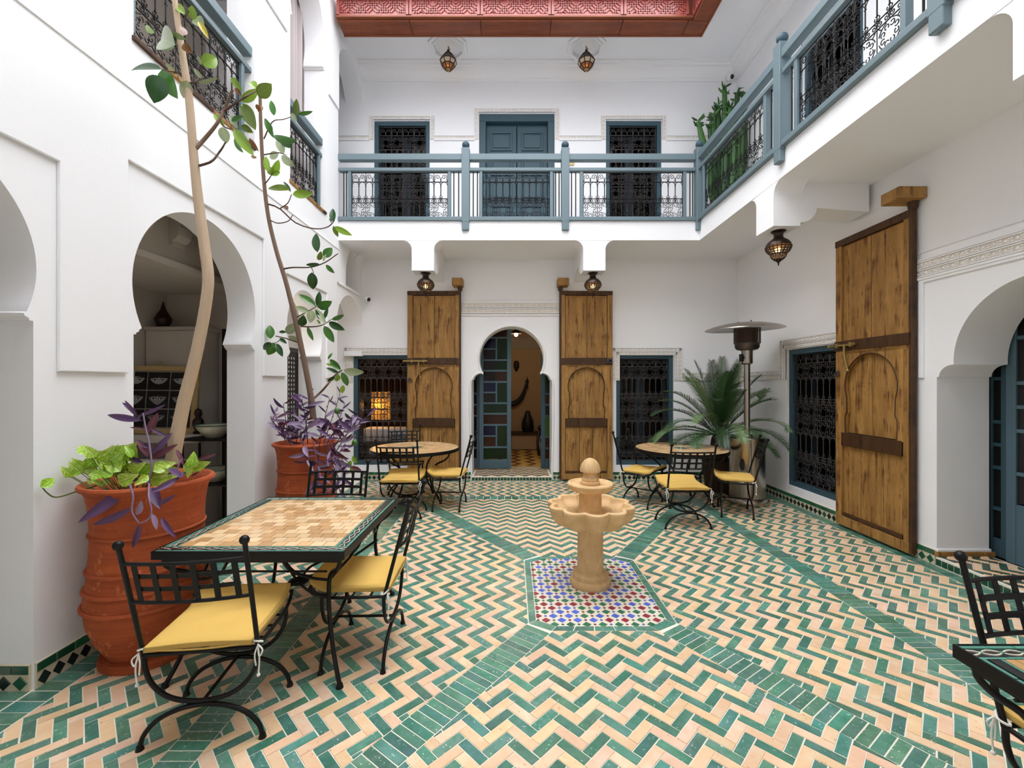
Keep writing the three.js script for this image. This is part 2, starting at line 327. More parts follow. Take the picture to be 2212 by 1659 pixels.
{ // ---- upper ceiling, eave with carved boards and roof
  const C = struct('ceiling', 'white upper ceiling round the open court with plaster cornices', 'ceiling');
  const g = new THREE.ExtrudeGeometry(poly(rect(-4.3, 4.3, -0.9, 7.8), [rect(XL, 2.73, 0.58, 6.3)]), { depth: 0.4, bevelEnabled: false });
  g.rotateX(-PI / 2); g.translate(0, YC, 0);
  obj('slab', uvBox(g), M.plaster, C);
  const cove = [[0, 0], [0.03, 0], [0.04, 0.03], [0.06, 0.035], [0.09, 0.06], [0.13, 0.1], [0.15, 0.15], [0.19, 0.155], [0.195, 0.185], [0.23, 0.19], [0.23, 0.22], [0, 0.22]];
  const run = (len) => slab(poly(cove), len);   // profile x away from the wall, y up
  obj('cornice', [run(XR - XL).rotateY(-PI / 2).scale(1, 1, 1).translate(XR, YC - 0.22, -DB)].map((q) => { const p = q; return p; }), M.trim, C);
  obj('cornice', [run(7.2).rotateY(PI).translate(XR, YC - 0.22, 0)], M.trim, C);
  const oct = (r) => Array.from({ length: 8 }, (_, i) => [r * Math.cos(PI / 8 + (i * PI) / 4), r * Math.sin(PI / 8 + (i * PI) / 4)]);
  for (const x of [-0.99, 1.155]) {
    const q = [slab(poly(oct(0.31), [oct(0.25)]), 0.03, 0.006), slab(poly(oct(0.26), [oct(0.225)]), 0.055, 0.006)];
    obj('ceiling_rose', q.map((k) => k.rotateX(PI / 2).translate(x, YC, -6.8)), M.trim, C);
  }
  const E = struct('roof_eave', 'red carved wooden eave hanging over the open court', 'eave');
  rnd = rngFrom(17);
  const cuts = [-2.42, -1.42, -0.437, 0.54, 1.535, 2.44];
  for (let i = 0; i < 5; i++) {
    obj('soffit_board', uvBox(rbox(cuts[i] + 0.004, cuts[i + 1] - 0.004, 6.61 + rr(0, 0.004), 6.64, -6.285, -6.045, 0.004)), M.cedar, E);
    const P = new THREE.Group(); P.name = numbered('carved_panel'); E.add(P); P.position.set((cuts[i] + cuts[i + 1]) / 2, 6.655, -6.03);
    carvedPanel(P, (cuts[i + 1] - cuts[i]) / 2 - 0.006, 0.26);
  }
  obj('edge_bead', [rbox(-2.42, 2.73, 6.6, 6.63, -6.31, -6.285, 0.006), rbox(-2.42, 2.5, 6.635, 6.66, -6.045, -6.0, 0.006)].map((q) => uvBox(q)), M.cedar, E);
  obj('soffit_board', uvBox(rbox(2.445, 2.715, 6.612, 6.64, -6.285, -6.05, 0.004)), M.cedar, E);
  for (let k = 0; k < 6; k++) {
    const d1 = 6.04 - k * 0.93, d0 = d1 - 0.922;
    obj('soffit_board', uvBox(rbox(2.505, 2.715, 6.612, 6.64, -d1, -d0, 0.004)), M.cedar, E);
    const P = new THREE.Group(); P.name = numbered('carved_panel'); E.add(P); P.position.set(2.5, 6.655, -(d0 + d1) / 2); P.rotation.y = -PI / 2;
    carvedPanel(P, 0.455, 0.26);
  }
  obj('edge_bead', [rbox(2.715, 2.74, 6.6, 6.63, -6.31, -0.5, 0.006)].map((q) => uvBox(q)), M.cedar, E);
  obj('board_back', [box(-2.42, 2.73, 6.64, 6.96, -6.3, -6.06), box(2.53, 2.73, 6.64, 6.96, -6.06, -0.5)].map((q) => uvBox(q)), M.cedar, E);
  const half = new THREE.CylinderGeometry(0.07, 0.062, 0.42, 9, 1, true, 0, PI); half.rotateZ(PI / 2).rotateY(PI / 2);
  const tileG = clean(half.clone().rotateX(0.42)), tileM = std({ color: sr(150, 62, 48), roughness: 0.6, side: THREE.DoubleSide });
  for (let i = 0; i < 33; i++) { const m = share('roof_tile', tileG, tileM, E); m.position.set(-2.38 + i * 0.15, 6.99, -6.08); }
  for (let i = 0; i < 34; i++) { const m = share('roof_tile', tileG, tileM, E); m.position.set(2.56, 6.99, -5.95 + i * 0.15); m.rotation.y = -PI / 2; }
}
function carvedPanel(P, hw, h) {   // strapwork board: frame, ground and interlaced bands
  obj('panel_ground', [uvBox(box(-hw, hw, 0, h, -0.03, 0))], M.carved, P);
  const g = [box(-hw, hw, 0, 0.03, 0, 0.016), box(-hw, hw, h - 0.03, h, 0, 0.016), box(-hw, -hw + 0.035, 0, h, 0, 0.016), box(hw - 0.035, hw, 0, h, 0, 0.016)];
  for (let i = 0; i < hw * 2 / 0.022; i++) g.push(box(-hw + i * 0.022, -hw + i * 0.022 + 0.012, 0.002, 0.014, 0.014, 0.022));
  obj('panel_frame', g, M.carved, P);
  const y0 = 0.04, y1 = h - 0.04, s = [], W = hw - 0.04, step = 0.062;
  for (const dir of [1, -1]) for (let c = -W - (y1 - y0); c < W; c += step) {
    const lane = Math.round((c + 9) / step) % 5; if (lane === 0) continue;
    let xa = c, xb = c + (y1 - y0), ya = y0, yb = y1;
    if (xa < -W) { ya += -W - xa; xa = -W; } if (xb > W) { yb -= xb - W; xb = W; }
    if (xb - xa < 0.03) continue;
    const l = Math.hypot(xb - xa, yb - ya), b = new THREE.BoxGeometry(l, 0.017, 0.014); b.rotateZ(PI / 4).translate(0, 0, 0.006);
    b.translate((xa + xb) / 2, (ya + yb) / 2, 0); if (dir < 0) b.applyMatrix4(new THREE.Matrix4().makeRotationY(PI)).translate(0, 0, 0.012);
    s.push(b);
  }
  for (let x = -W + 0.12; x < W; x += 0.24) for (const y of [y0, y1]) { const t = new THREE.TorusGeometry(0.032, 0.009, 4, 12, PI); if (y === y1) t.rotateZ(PI); s.push(t.translate(x, y, 0.008)); }
  obj('strapwork', s, M.carved, P);
}

// ---------------------------------------------------------------- plaster friezes, drawn on z = 0 facing +z
function friezeRow(g, x0, x1, y0, y1) {   // a flat band with two fillets and a row of little raised stars
  const h = y1 - y0, n = Math.max(1, Math.round((x1 - x0) / (h * 1.15))), w = (x1 - x0) / n;
  g.ground.push(box(x0, x1, y0, y1, 0, 0.01)); g.push(box(x0, x1, y0, y0 + h * 0.14, 0, 0.022), box(x0, x1, y1 - h * 0.14, y1, 0, 0.022));
  for (let i = 0; i < n; i++) {
    const c = new THREE.ConeGeometry(h * 0.24, 0.016, 4, 1); c.rotateX(PI / 2); g.push(c.translate(x0 + (i + 0.5) * w, (y0 + y1) / 2, 0.017));
    for (const s of [-1, 1]) { const b = new THREE.BoxGeometry(w * 0.62, h * 0.1, 0.008); b.rotateZ(s * 0.8).translate(x0 + (i + 1) * w, (y0 + y1) / 2, 0.012); if (i < n - 1) g.push(b); }
    for (const s of [-1, 1]) { const t = new THREE.ConeGeometry(h * 0.13, 0.01, 4, 1); t.rotateX(PI / 2).rotateZ(PI / 4); g.push(t.translate(x0 + (i + 0.5) * w + w / 2, (y0 + y1) / 2 + s * h * 0.18, 0.016)); }
  }
}
function friezeCol(g, x0, x1, y0, y1) { const k = []; k.ground = []; friezeRow(k, y0, y1, -x1, -x0); for (const q of k) g.push(q.rotateZ(PI / 2)); for (const q of k.ground) g.ground.push(q.rotateZ(PI / 2)); }
let trimN = 0;
function trim(label, build, pos, turn = 0) { const g = []; g.ground = []; build(g); trimN++; const m = obj('trim_' + trimN, g.map((q) => clean(q)), M.trim); obj('carved_ground', g.ground, M.trimGround, m); m.position.set(...pos); m.rotation.y = turn; return tag(m, label, 'trim', null, 'structure'); }
const onBack = [0, 0, -DB];
trim('plaster frieze of two star rows over the keyhole doorway', (g) => { friezeRow(g, -0.86, 0.8, 2.87, 2.955); friezeRow(g, -0.86, 0.8, 2.775, 2.86); g.push(box(-0.86, 0.8, 3.0, 3.012, 0, 0.012), box(-0.86, 0.8, 2.735, 2.76, 0, 0.022)); }, onBack);
trim('carved plaster border stepping round the right ground-floor window', (g) => {
  for (const k of [0, 1]) { const a = 0.065 * k;
    friezeCol(g, 1.665 + a, 1.665 + a + 0.06, 1.66 + a * 0, 2.08 + 0.065 - a + 0.06); friezeCol(g, 2.7 + (k ? 0 : 0.065), 2.76 + (k ? 0 : 0.065), 1.66, 2.21 - a);
    friezeRow(g, 1.665 + a, 2.825 - a, 2.145 - a, 2.205 - a); friezeRow(g, 2.825, XR, 1.66 + 0.07 * (1 - k), 1.72 + 0.07 * (1 - k)); }
}, onBack);
trim('carved plaster border round the left ground-floor window', (g) => {
  for (const k of [0, 1]) { const a = 0.065 * k; friezeCol(g, -2.79 + a, -2.73 + a, 1.62, 2.21 - a); friezeRow(g, -2.79 + a, -1.6, 2.145 - a, 2.205 - a); }
}, onBack);
trim('carved plaster border on the right wall stepping over the grilled window', (g) => {   // local x = -depth
  for (const k of [0, 1]) { const a = 0.065 * k; friezeRow(g, -DB, -6.06, 1.66 + 0.07 * (1 - k), 1.72 + 0.07 * (1 - k)); friezeCol(g, -6.09 + a, -6.03 + a, 1.66, 2.2 - a); friezeRow(g, -6.09 + a, -4.9, 2.14 - a, 2.2 - a); }
}, [XR, 0, 0], -PI / 2);
trim('wide two-row plaster frieze on the right wall above the arched doorway', (g) => {
  friezeRow(g, -4.06, -1.6, 2.645, 2.715); friezeRow(g, -4.06, -1.6, 2.57, 2.64);
  g.push(box(-4.06, -1.6, 2.545, 2.565, 0, 0.026), box(-4.06, -1.6, 2.795, 2.805, 0, 0.014), box(-4.06, -1.6, 2.72, 2.735, 0, 0.018));
}, [XR, 0, 0], -PI / 2);
trim('thin plaster border round the upstairs door and windows on the back wall', (g) => {
  const y0 = 5.675, y1 = 5.735;
  const around = (a, b, top) => { friezeCol(g, a - 0.075, a - 0.015, y0, top + 0.075); friezeCol(g, b + 0.015, b + 0.075, y0, top + 0.075); friezeRow(g, a - 0.015, b + 0.015, top + 0.015, top + 0.075); };
  around(-2.299, -1.373, 5.985); around(-0.548, 0.71, 6.11); around(1.566, 2.492, 5.99);
  for (const [a, b] of [[-3.4, -2.374], [-1.298, -0.623], [0.785, 1.491], [2.567, XR]]) { friezeRow(g, a, b, y0, y1); g.push(box(a, b, y0 - 0.02, y0, 0, 0.022)); }
}, onBack);
trim('thin plaster border round the upstairs window on the right wall', (g) => {
  friezeCol(g, -5.695, -5.635, 5.675, 6.055); friezeCol(g, -4.645, -4.585, 5.675, 6.055); friezeRow(g, -5.635, -4.645, 5.995, 6.055);
  for (const [a, b] of [[-DB, -5.695], [-4.585, -0.6]]) { friezeRow(g, a, b, 5.675, 5.735); g.push(box(a, b, 5.655, 5.675, 0, 0.022)); }
}, [XR, 0, 0], -PI / 2);
// ================================================================ tiled floor
const OCT = { x0: 0.11, x1: 1.1, d0: 2.83, d1: 4.05, cx: 0.145, cd: 0.085 }, FLD = { x0: -1.34, x1: 2.43, d0: 0.8, d1: 6.06 }, BW = 0.18;
const floor = struct('floor', 'courtyard floor of green and cream herringbone tiles with green bands', 'floor');
obj('mortar_bed', uvBox(box(-2.9, 4.3, -0.12, 0.0012, -7.75, 0.6)), M.grout, floor);
function clipHalf(p, [a, b, c]) {   // keep a x + b d <= c
  const out = [], n = p.length;
  for (let i = 0; i < n; i++) {
    const P = p[i], Q = p[(i + 1) % n], s = a * P[0] + b * P[1] - c, t = a * Q[0] + b * Q[1] - c;
    if (s <= 0) out.push(P);
    if ((s < 0 && t > 0) || (s > 0 && t < 0)) { const k = s / (s - t); out.push([P[0] + (Q[0] - P[0]) * k, P[1] + (Q[1] - P[1]) * k]); }
  }
  return out;
}
const areaOf = (p) => Math.abs(p.reduce((s, q, i) => { const r = p[(i + 1) % p.length]; return s + q[0] * r[1] - q[1] * r[0]; }, 0)) / 2;
// one tile: polygon in (x, depth), slightly sunken joint all round, worn and uneven; tint multiplies the glaze
function tileGeo(p, tint, y = 0, h = 0.004, gap = 0.0026, wear = 0.0017, bev = 0.0016) {
  let a = 0; p.forEach((q, i) => { const r = p[(i + 1) % p.length]; a += q[0] * r[1] - q[1] * r[0]; }); if (a < 0) p = [...p].reverse();
  const n = p.length, cx = p.reduce((s, q) => s + q[0], 0) / n, cd = p.reduce((s, q) => s + q[1], 0) / n;
  const inset = (m) => p.map((q, i) => {
    const A = p[(i + n - 1) % n], C = p[(i + 1) % n], e = (u, v) => { const l = Math.hypot(v[0] - u[0], v[1] - u[1]) || 1; return [-(v[1] - u[1]) / l, (v[0] - u[0]) / l]; };
    const n1 = e(A, q), n2 = e(q, C), k = m / Math.max(0.35, 1 + n1[0] * n2[0] + n1[1] * n2[1]);
    return [q[0] + (n1[0] + n2[0]) * k, q[1] + (n1[1] + n2[1]) * k];
  });
  const low = inset(gap).map(([x, d]) => [x + rr(-wear, wear), d + rr(-wear, wear)]), top = inset(gap + bev).map(([x, d], i) => [x + (low[i][0] - x) * 0.35, d + (low[i][1] - d) * 0.35]);
  const tx = rr(-0.006, 0.006), td = rr(-0.006, 0.006), H = h + rr(-0.0006, 0.0006), ox = rnd() * 5, od = rnd() * 5, sw = rnd() < 0.5;
  const pos = [], uv = [], put = ([x, d], yy) => { pos.push(x, y + yy, -d); uv.push(sw ? x + ox : d + ox, sw ? d + od : x + od); }, up = ([x, d]) => H + (x - cx) * tx + (d - cd) * td;
  for (let i = 1; i < n - 1; i++) for (const q of [top[0], top[i], top[i + 1]]) put(q, up(q));
  for (let i = 0; i < n; i++) { const j = (i + 1) % n; for (const [q, t] of [[low[i], 0], [low[j], 0], [top[j], 1], [low[i], 0], [top[j], 1], [top[i], 1]]) put(q, t ? up(q) : -0.005); }
  const g = new THREE.BufferGeometry(); g.setAttribute('position', new THREE.Float32BufferAttribute(pos, 3)); g.setAttribute('uv', new THREE.Float32BufferAttribute(uv, 2));
  const c = new Float32Array(pos.length); for (let i = 0; i < c.length; i += 3) c.set(tint, i); g.setAttribute('color', new THREE.BufferAttribute(c, 3));
  g.computeVertexNormals();
  return g;
}
const greenTint = () => { const k = rr(0.78, 1.3), w = rnd(); return [k * (w < 0.12 ? 0.75 : 1) * rr(0.85, 1.2), k, k * rr(0.86, 1.12)]; };
const creamTint = () => { const k = rr(0.9, 1.08); return [k, k * rr(0.95, 1.02), k * rr(0.88, 1.06)]; };
// herringbone clipped by half-planes; turn: 0 zigzags run across, +1 / -1 they run in depth
const TW = 0.0515, floorTiles = { green: [], cream: [] }, bandTiles = [];
function herringbone(box4, planes, turn, ox, od, into = floorTiles, y = 0) {
  const [x0, x1, d0, d1] = box4, R = Math.hypot(x1 - x0, d1 - d0), mx = (x0 + x1) / 2, md = (d0 + d1) / 2, c = Math.SQRT1_2;
  const put = (u, v) => { let x = -(u - v) * c * TW, d = (u + v) * c * TW; if (turn > 0) [x, d] = [-d, x]; if (turn < 0) [x, d] = [d, -x]; return [x + ox, d + od]; };
  const N = Math.ceil(R / (TW * 1.41)) + 4, K = Math.ceil(R / (TW * 4.24)) + 2;
  const [bx, bd] = [mx - ox, md - od]; let px = bx, pd = bd; if (turn > 0) [px, pd] = [bd, -bx]; if (turn < 0) [px, pd] = [-bd, bx];
  const v0 = (px + pd) / (2 * c * TW), u0 = (pd - px) / (2 * c * TW), m0 = Math.round((u0 + v0) / 2), k0 = Math.round((u0 - v0) / 6);
  for (let m = m0 - N; m <= m0 + N; m++) for (let k = k0 - K; k <= k0 + K; k++) {
    const u = m + 3 * k, v = m - 3 * k;
    for (const t of [[[u, v], [u + 3, v], [u + 3, v + 1], [u, v + 1]], [[u + 3, v - 2], [u + 4, v - 2], [u + 4, v + 1], [u + 3, v + 1]]]) {
      let p = t.map(([a, b]) => put(a, b));
      for (const h of [[-1, 0, -x0], [1, 0, x1], [0, -1, -d0], [0, 1, d1], ...planes]) { p = clipHalf(p, h); if (p.length < 3) break; }
      if (p.length < 3 || areaOf(p) < 0.0003) continue;
      (((m % 2) + 2) % 2 ? into.cream : into.green).push(p);
    }
  }
}
// the diagonal bands run from the octagon's cut corners to the corners of the inner field
const diag = [[-1, -1], [1, -1], [-1, 1], [1, 1]].map(([sx, sd]) => {
  const a = [sx < 0 ? OCT.x0 + OCT.cx / 2 : OCT.x1 - OCT.cx / 2, sd < 0 ? OCT.d0 + OCT.cd / 2 : OCT.d1 - OCT.cd / 2], b = [sx < 0 ? FLD.x0 : FLD.x1, sd < 0 ? FLD.d0 : FLD.d1];
  const l = Math.hypot(b[0] - a[0], b[1] - a[1]), t = [(b[0] - a[0]) / l, (b[1] - a[1]) / l], n = [-t[1], t[0]];
  return { a, b, l, t, n, sx, sd };
});
const keep = (dg, towards) => { // half-plane on the side of the band where 'towards' lies
  const s = Math.sign(dg.n[0] * (towards[0] - dg.a[0]) + dg.n[1] * (towards[1] - dg.a[1])), n = [dg.n[0] * s, dg.n[1] * s];
  return [-n[0], -n[1], -(n[0] * dg.a[0] + n[1] * dg.a[1] + BW / 2)];
};
const [NL, NR, FL, FR] = diag, mid = [(OCT.x0 + OCT.x1) / 2, (OCT.d0 + OCT.d1) / 2], F4 = [FLD.x0, FLD.x1, FLD.d0, FLD.d1];
herringbone([F4[0], F4[1], 1.0, OCT.d0], [keep(NL, [mid[0], 0]), keep(NR, [mid[0], 0])], 0, 0.0845, 2.12);
herringbone([F4[0], F4[1], OCT.d1, F4[3]], [keep(FL, [mid[0], 9]), keep(FR, [mid[0], 9])], 0, 0.05, 5.0);
herringbone([F4[0], OCT.x0, 1.0, F4[3]], [keep(NL, [-9, mid[1]]), keep(FL, [-9, mid[1]])], -1, 0, 3.44);
herringbone([OCT.x1, F4[1], 1.0, F4[3]], [keep(NR, [9, mid[1]]), keep(FR, [9, mid[1]])], 1, 1.16, 3.4);
herringbone([-2.34, -1.5, 1.0, 7.16], [], -1, -1.9, 3.4);
herringbone([2.59, 3.6, 1.0, 7.16], [], 1, 3.1, 3.4);
herringbone([-1.5, 2.59, 6.23, 7.16], [], 1, 0.5, 6.7);
// bands of green tiles laid side by side
function band(a, b, w, step) {
  const l = Math.hypot(b[0] - a[0], b[1] - a[1]), t = [(b[0] - a[0]) / l, (b[1] - a[1]) / l], n = [-t[1], t[0]], N = Math.round(l / step);
  for (let i = 0; i < N; i++) { const s0 = (i / N) * l, s1 = ((i + 1) / N) * l, k = w / 2; bandTiles.push([[s0, -k], [s1, -k], [s1, k], [s0, k]].map(([s, o]) => [a[0] + t[0] * s + n[0] * o, a[1] + t[1] * s + n[1] * o])); }
}
for (const g of diag) band([g.a[0] + g.t[0] * 0.02, g.a[1] + g.t[1] * 0.02], [g.b[0] - g.t[0] * 0.02, g.b[1] - g.t[1] * 0.02], BW, 0.053);
band([-1.42, 1], [-1.42, 6.06], 0.16, 0.053); band([2.51, 1], [2.51, 6.06], 0.16, 0.053); band([-1.5, 6.145], [2.59, 6.145], 0.16, 0.1);
band([-2.42, 1], [-2.42, 7.16], 0.15, 0.075); band([3.67, 1], [3.67, 7.16], 0.13, 0.075); band([-2.49, 7.225], [3.73, 7.225], 0.12, 0.1);
for (const [a, b] of [[1.12, 2.28], [2.9, 4.25], [4.88, 5.74]]) band([-2.63, a], [-2.63, b], 0.25, 0.075);   // thresholds of the left arches
{ // border of the octagon
  const { x0, x1, d0, d1, cx, cd } = OCT, o = [[x0 + cx, d0], [x1 - cx, d0], [x1, d0 + cd], [x1, d1 - cd], [x1 - cx, d1], [x0 + cx, d1], [x0, d1 - cd], [x0, d0 + cd]];
  const inn = o.map(([x, d]) => [mid[0] + (x - mid[0]) * (1 - 0.055 / ((x1 - x0) / 2)), mid[1] + (d - mid[1]) * (1 - 0.055 / ((d1 - d0) / 2))]);
  for (let i = 0; i < 8; i++) {
    const j = (i + 1) % 8, n = Math.max(1, Math.round(Math.hypot(o[j][0] - o[i][0], o[j][1] - o[i][1]) / 0.15)), lp = (p, q, t) => [p[0] + (q[0] - p[0]) * t, p[1] + (q[1] - p[1]) * t];
    for (let k = 0; k < n; k++) bandTiles.push([lp(o[i], o[j], k / n), lp(o[i], o[j], (k + 1) / n), lp(inn[i], inn[j], (k + 1) / n), lp(inn[i], inn[j], k / n)]);
  }
  // mosaic of coloured lozenges on white
  const planes = inn.map((p, i) => { const q = inn[(i + 1) % 8], a = q[1] - p[1], b = -(q[0] - p[0]); const s = a * mid[0] + b * mid[1] - (a * p[0] + b * p[1]) > 0 ? -1 : 1; return [a * s, b * s, (a * p[0] + b * p[1]) * s]; });
  const W = sr(232, 222, 204), white = [W.r, W.g, W.b]; obj('mosaic_bed', tileGeo(inn, white, 0, 0.003, 0, 0, 0.001), M.mosaic, floor);
  rnd = rngFrom(31);
  const hues = [[78, 108, 214], [150, 40, 58], [44, 120, 84]].map((c) => sr(...c)), small = [];
  const px = 0.107, pd = 0.0535;
  for (let j = -12; j <= 12; j++) for (let i = -6; i <= 6; i++) {
    const x = mid[0] + i * px + (j & 1 ? px / 2 : 0), d = mid[1] + j * pd;
    const dia = (r, cxx) => { let p = [[cxx - r, d], [cxx, d - r], [cxx + r, d], [cxx, d + r]]; for (const h of planes) { p = clipHalf(p, h); if (p.length < 3) return null; } return areaOf(p) > r * r * 0.25 ? p : null; };
    const key = ((j % 3) + 3) % 3 === 2 ? (rnd() < 0.75 ? 2 : 0) : rnd() < 0.48 ? 0 : rnd() < 0.8 ? 1 : 2, k = rr(0.8, 1.15), c = hues[key];
    const p = dia(0.031, x); if (p) obj('mosaic_tile', tileGeo(p, [c.r * k, c.g * k, c.b * k], 0.001, 0.004, 0.0005, 0.001, 0.001), M.mosaic, floor);
    const q = dia(0.012, x + px / 2); if (q) { const s = hues[(rnd() * 3) | 0]; small.push(tileGeo(q, [s.r * 0.7, s.g * 0.7, s.b * 0.7], 0.001, 0.004, 0.0005, 0.0005, 0.0008)); }
  }
  tag(obj('small_mosaic_tiles', small, M.mosaic, floor), null, null, null, 'stuff');
}
{ // the tiles that show largest are single pieces, the others joined
  rnd = rngFrom(41);
  const seen = (p) => { const x = p.reduce((s, q) => s + q[0], 0) / p.length, d = p.reduce((s, q) => s + q[1], 0) / p.length, px = CX + (x * F) / d, py = CY + (EYE * F) / d; return px > 0 && px < 2212 && py < 1659 && !(x > 1.4 && d < 1.5) ? areaOf(p) / d ** 3 : areaOf(p) / d ** 3 * 1e-4; };
  const all = [...floorTiles.green.map((p) => ({ p, m: M.green, g: 1 })), ...floorTiles.cream.map((p) => ({ p, m: M.cream }))].sort((a, b) => seen(b.p) - seen(a.p));
  const rest = { g: [], c: [] };
  all.forEach((t, i) => { const g = t.g ? tileGeo(t.p, greenTint()) : tileGeo(t.p, creamTint(), 0, 0.004, 0.0009, 0.0008, 0.001); if (i < 300) obj('tile', g, t.m, floor); else rest[t.g ? 'g' : 'c'].push(g); });
  tag(obj('green_tiles', rest.g, M.green, floor), null, null, null, 'stuff'); tag(obj('cream_tiles', rest.c, M.cream, floor), null, null, null, 'stuff');
  const left = []; bandTiles.sort((a, b) => seen(b) - seen(a)).forEach((p, i) => { const g = tileGeo(p, greenTint()); if (i < 300) obj('band_tile', g, M.green, floor); else left.push(g); });
  tag(obj('band_tiles', left, M.green, floor), null, null, null, 'stuff');
}
// tiled steps in the two doorways
function step(label, x0, x1, d0, d1, h, turn, risers) {
  const s = struct('step', label, 'step'), t = { green: [], cream: [] };
  obj('step_body', uvBox(box(x0, x1, 0, h - 0.004, -d1, -d0)), M.grout, s);
  herringbone([x0 + 0.03, x1 - 0.03, d0 + 0.03, d1], [], turn, x0, d0, t, h);
  tag(obj('step_tiles', t.green.map((p) => tileGeo(p, greenTint().map((q) => q * 0.35), h)), M.green, s), null, null, null, 'stuff');
  tag(obj('step_tiles', t.cream.map((p) => tileGeo(p, creamTint(), h)), M.cream, s), null, null, null, 'stuff');
  const g = new RoundedBoxGeometry(0.046, h * 0.62, 0.008, 1, 0.002);
  for (const [ax, ad, bx, bd] of risers) { const l = Math.hypot(bx - ax, bd - ad), n = Math.round(l / 0.052); for (let i = 0; i < n; i++) { const k = (i + 0.5) / n, m = share('riser_tile', g, M.darkGreen, s); m.position.set(ax + (bx - ax) * k, h * 0.5, -(ad + (bd - ad) * k)); if (ax === bx) m.rotation.y = PI / 2; } }
}
step('low tiled doorstep in the keyhole doorway of the back wall', -0.66, 0.65, 7.17, 7.75, 0.085, 0, [[-0.66, 7.169, 0.65, 7.169]]);
step('low tiled doorstep in the arched doorway of the right wall', XR - 0.02, 4.22, 2.36, 3.84, 0.085, 1, [[XR - 0.021, 2.36, XR - 0.021, 3.84]]);
// skirting of green tiles over a row of lozenges; runs along local x, faces +z
let skirtN = 0;
const SK = { bed: (l) => mv(new THREE.BoxGeometry(l, 0.137, 0.012), l / 2, 0.0685, 0.006), row: new RoundedBoxGeometry(0.096, 0.044, 0.01, 1, 0.003), loz: clean(slab(poly([[-0.034, 0], [0, -0.037], [0.034, 0], [0, 0.037]]), 0.006, 0.0015)) };
const rowMats = [0, 1, 2].map((i) => phy({ color: sr(18 + i * 8, 78 + i * 16, 56 + i * 10), roughness: 0.25, clearcoat: 0.4 })), lozMats = [std({ color: sr(20, 30, 28), roughness: 0.3 }), phy({ color: sr(24, 86, 62), roughness: 0.28, clearcoat: 0.3 })];
const bedMat = std({ color: sr(222, 208, 180), roughness: 0.6 });
function skirting(name, label, pos, turn, len, dark = 0.7) {
  const s = struct('baseboard_' + name, label, 'skirting', pos, turn);
  obj('skirting_bed', SK.bed(len), bedMat, s);
  const n = Math.max(1, Math.round(len / 0.1)), m = Math.max(1, Math.round(len / 0.077));
  for (let i = 0; i < n; i++) { const q = share('tile', SK.row, rowMats[(rnd() * 3) | 0], s); q.position.set(((i + 0.5) * len) / n, 0.112, 0.012); q.scale.x = len / n / 0.1; }
  for (let i = 0; i < m; i++) { const q = share('lozenge_tile', SK.loz, lozMats[rnd() < dark ? 0 : 1], s); q.position.set(((i + 0.5) * len) / m, 0.045, 0.01); q.scale.x = len / m / 0.077; }
}
skirting('right', 'green tiled skirting along the right wall from corner to doorway', [XR, 0, -7.28], -PI / 2, 3.42, 0.8);
skirting('back_right', 'green tiled skirting under the right ground-floor window', [1.68, 0, -DB], 0, 2.04, 0.4);
skirting('back_centre_left', 'short tiled skirting left of the keyhole doorway', [-0.86, 0, -DB], 0, 0.18, 0.4);
skirting('back_centre_right', 'short tiled skirting right of the keyhole doorway', [0.68, 0, -DB], 0, 0.12, 0.4);
skirting('back_left', 'green tiled skirting under the left ground-floor window', [-2.48, 0, -DB], 0, 0.75, 0.4);
skirting('left_near', 'dark tiled skirting on the near pier of the left wall', [XL, 0, -2.29], PI / 2, 0.6, 0.95);
skirting('left_middle', 'tiled skirting on the middle pier of the left wall', [XL, 0, -4.26], PI / 2, 0.6, 0.7);
skirting('left_far', 'tiled skirting on the far pier of the left wall', [XL, 0, -5.76], PI / 2, 0.46, 0.7);
skirting('jamb', 'tiled skirting inside the nearest left arch', [-2.77, 0, -2.284], 0, 0.26, 0.3);
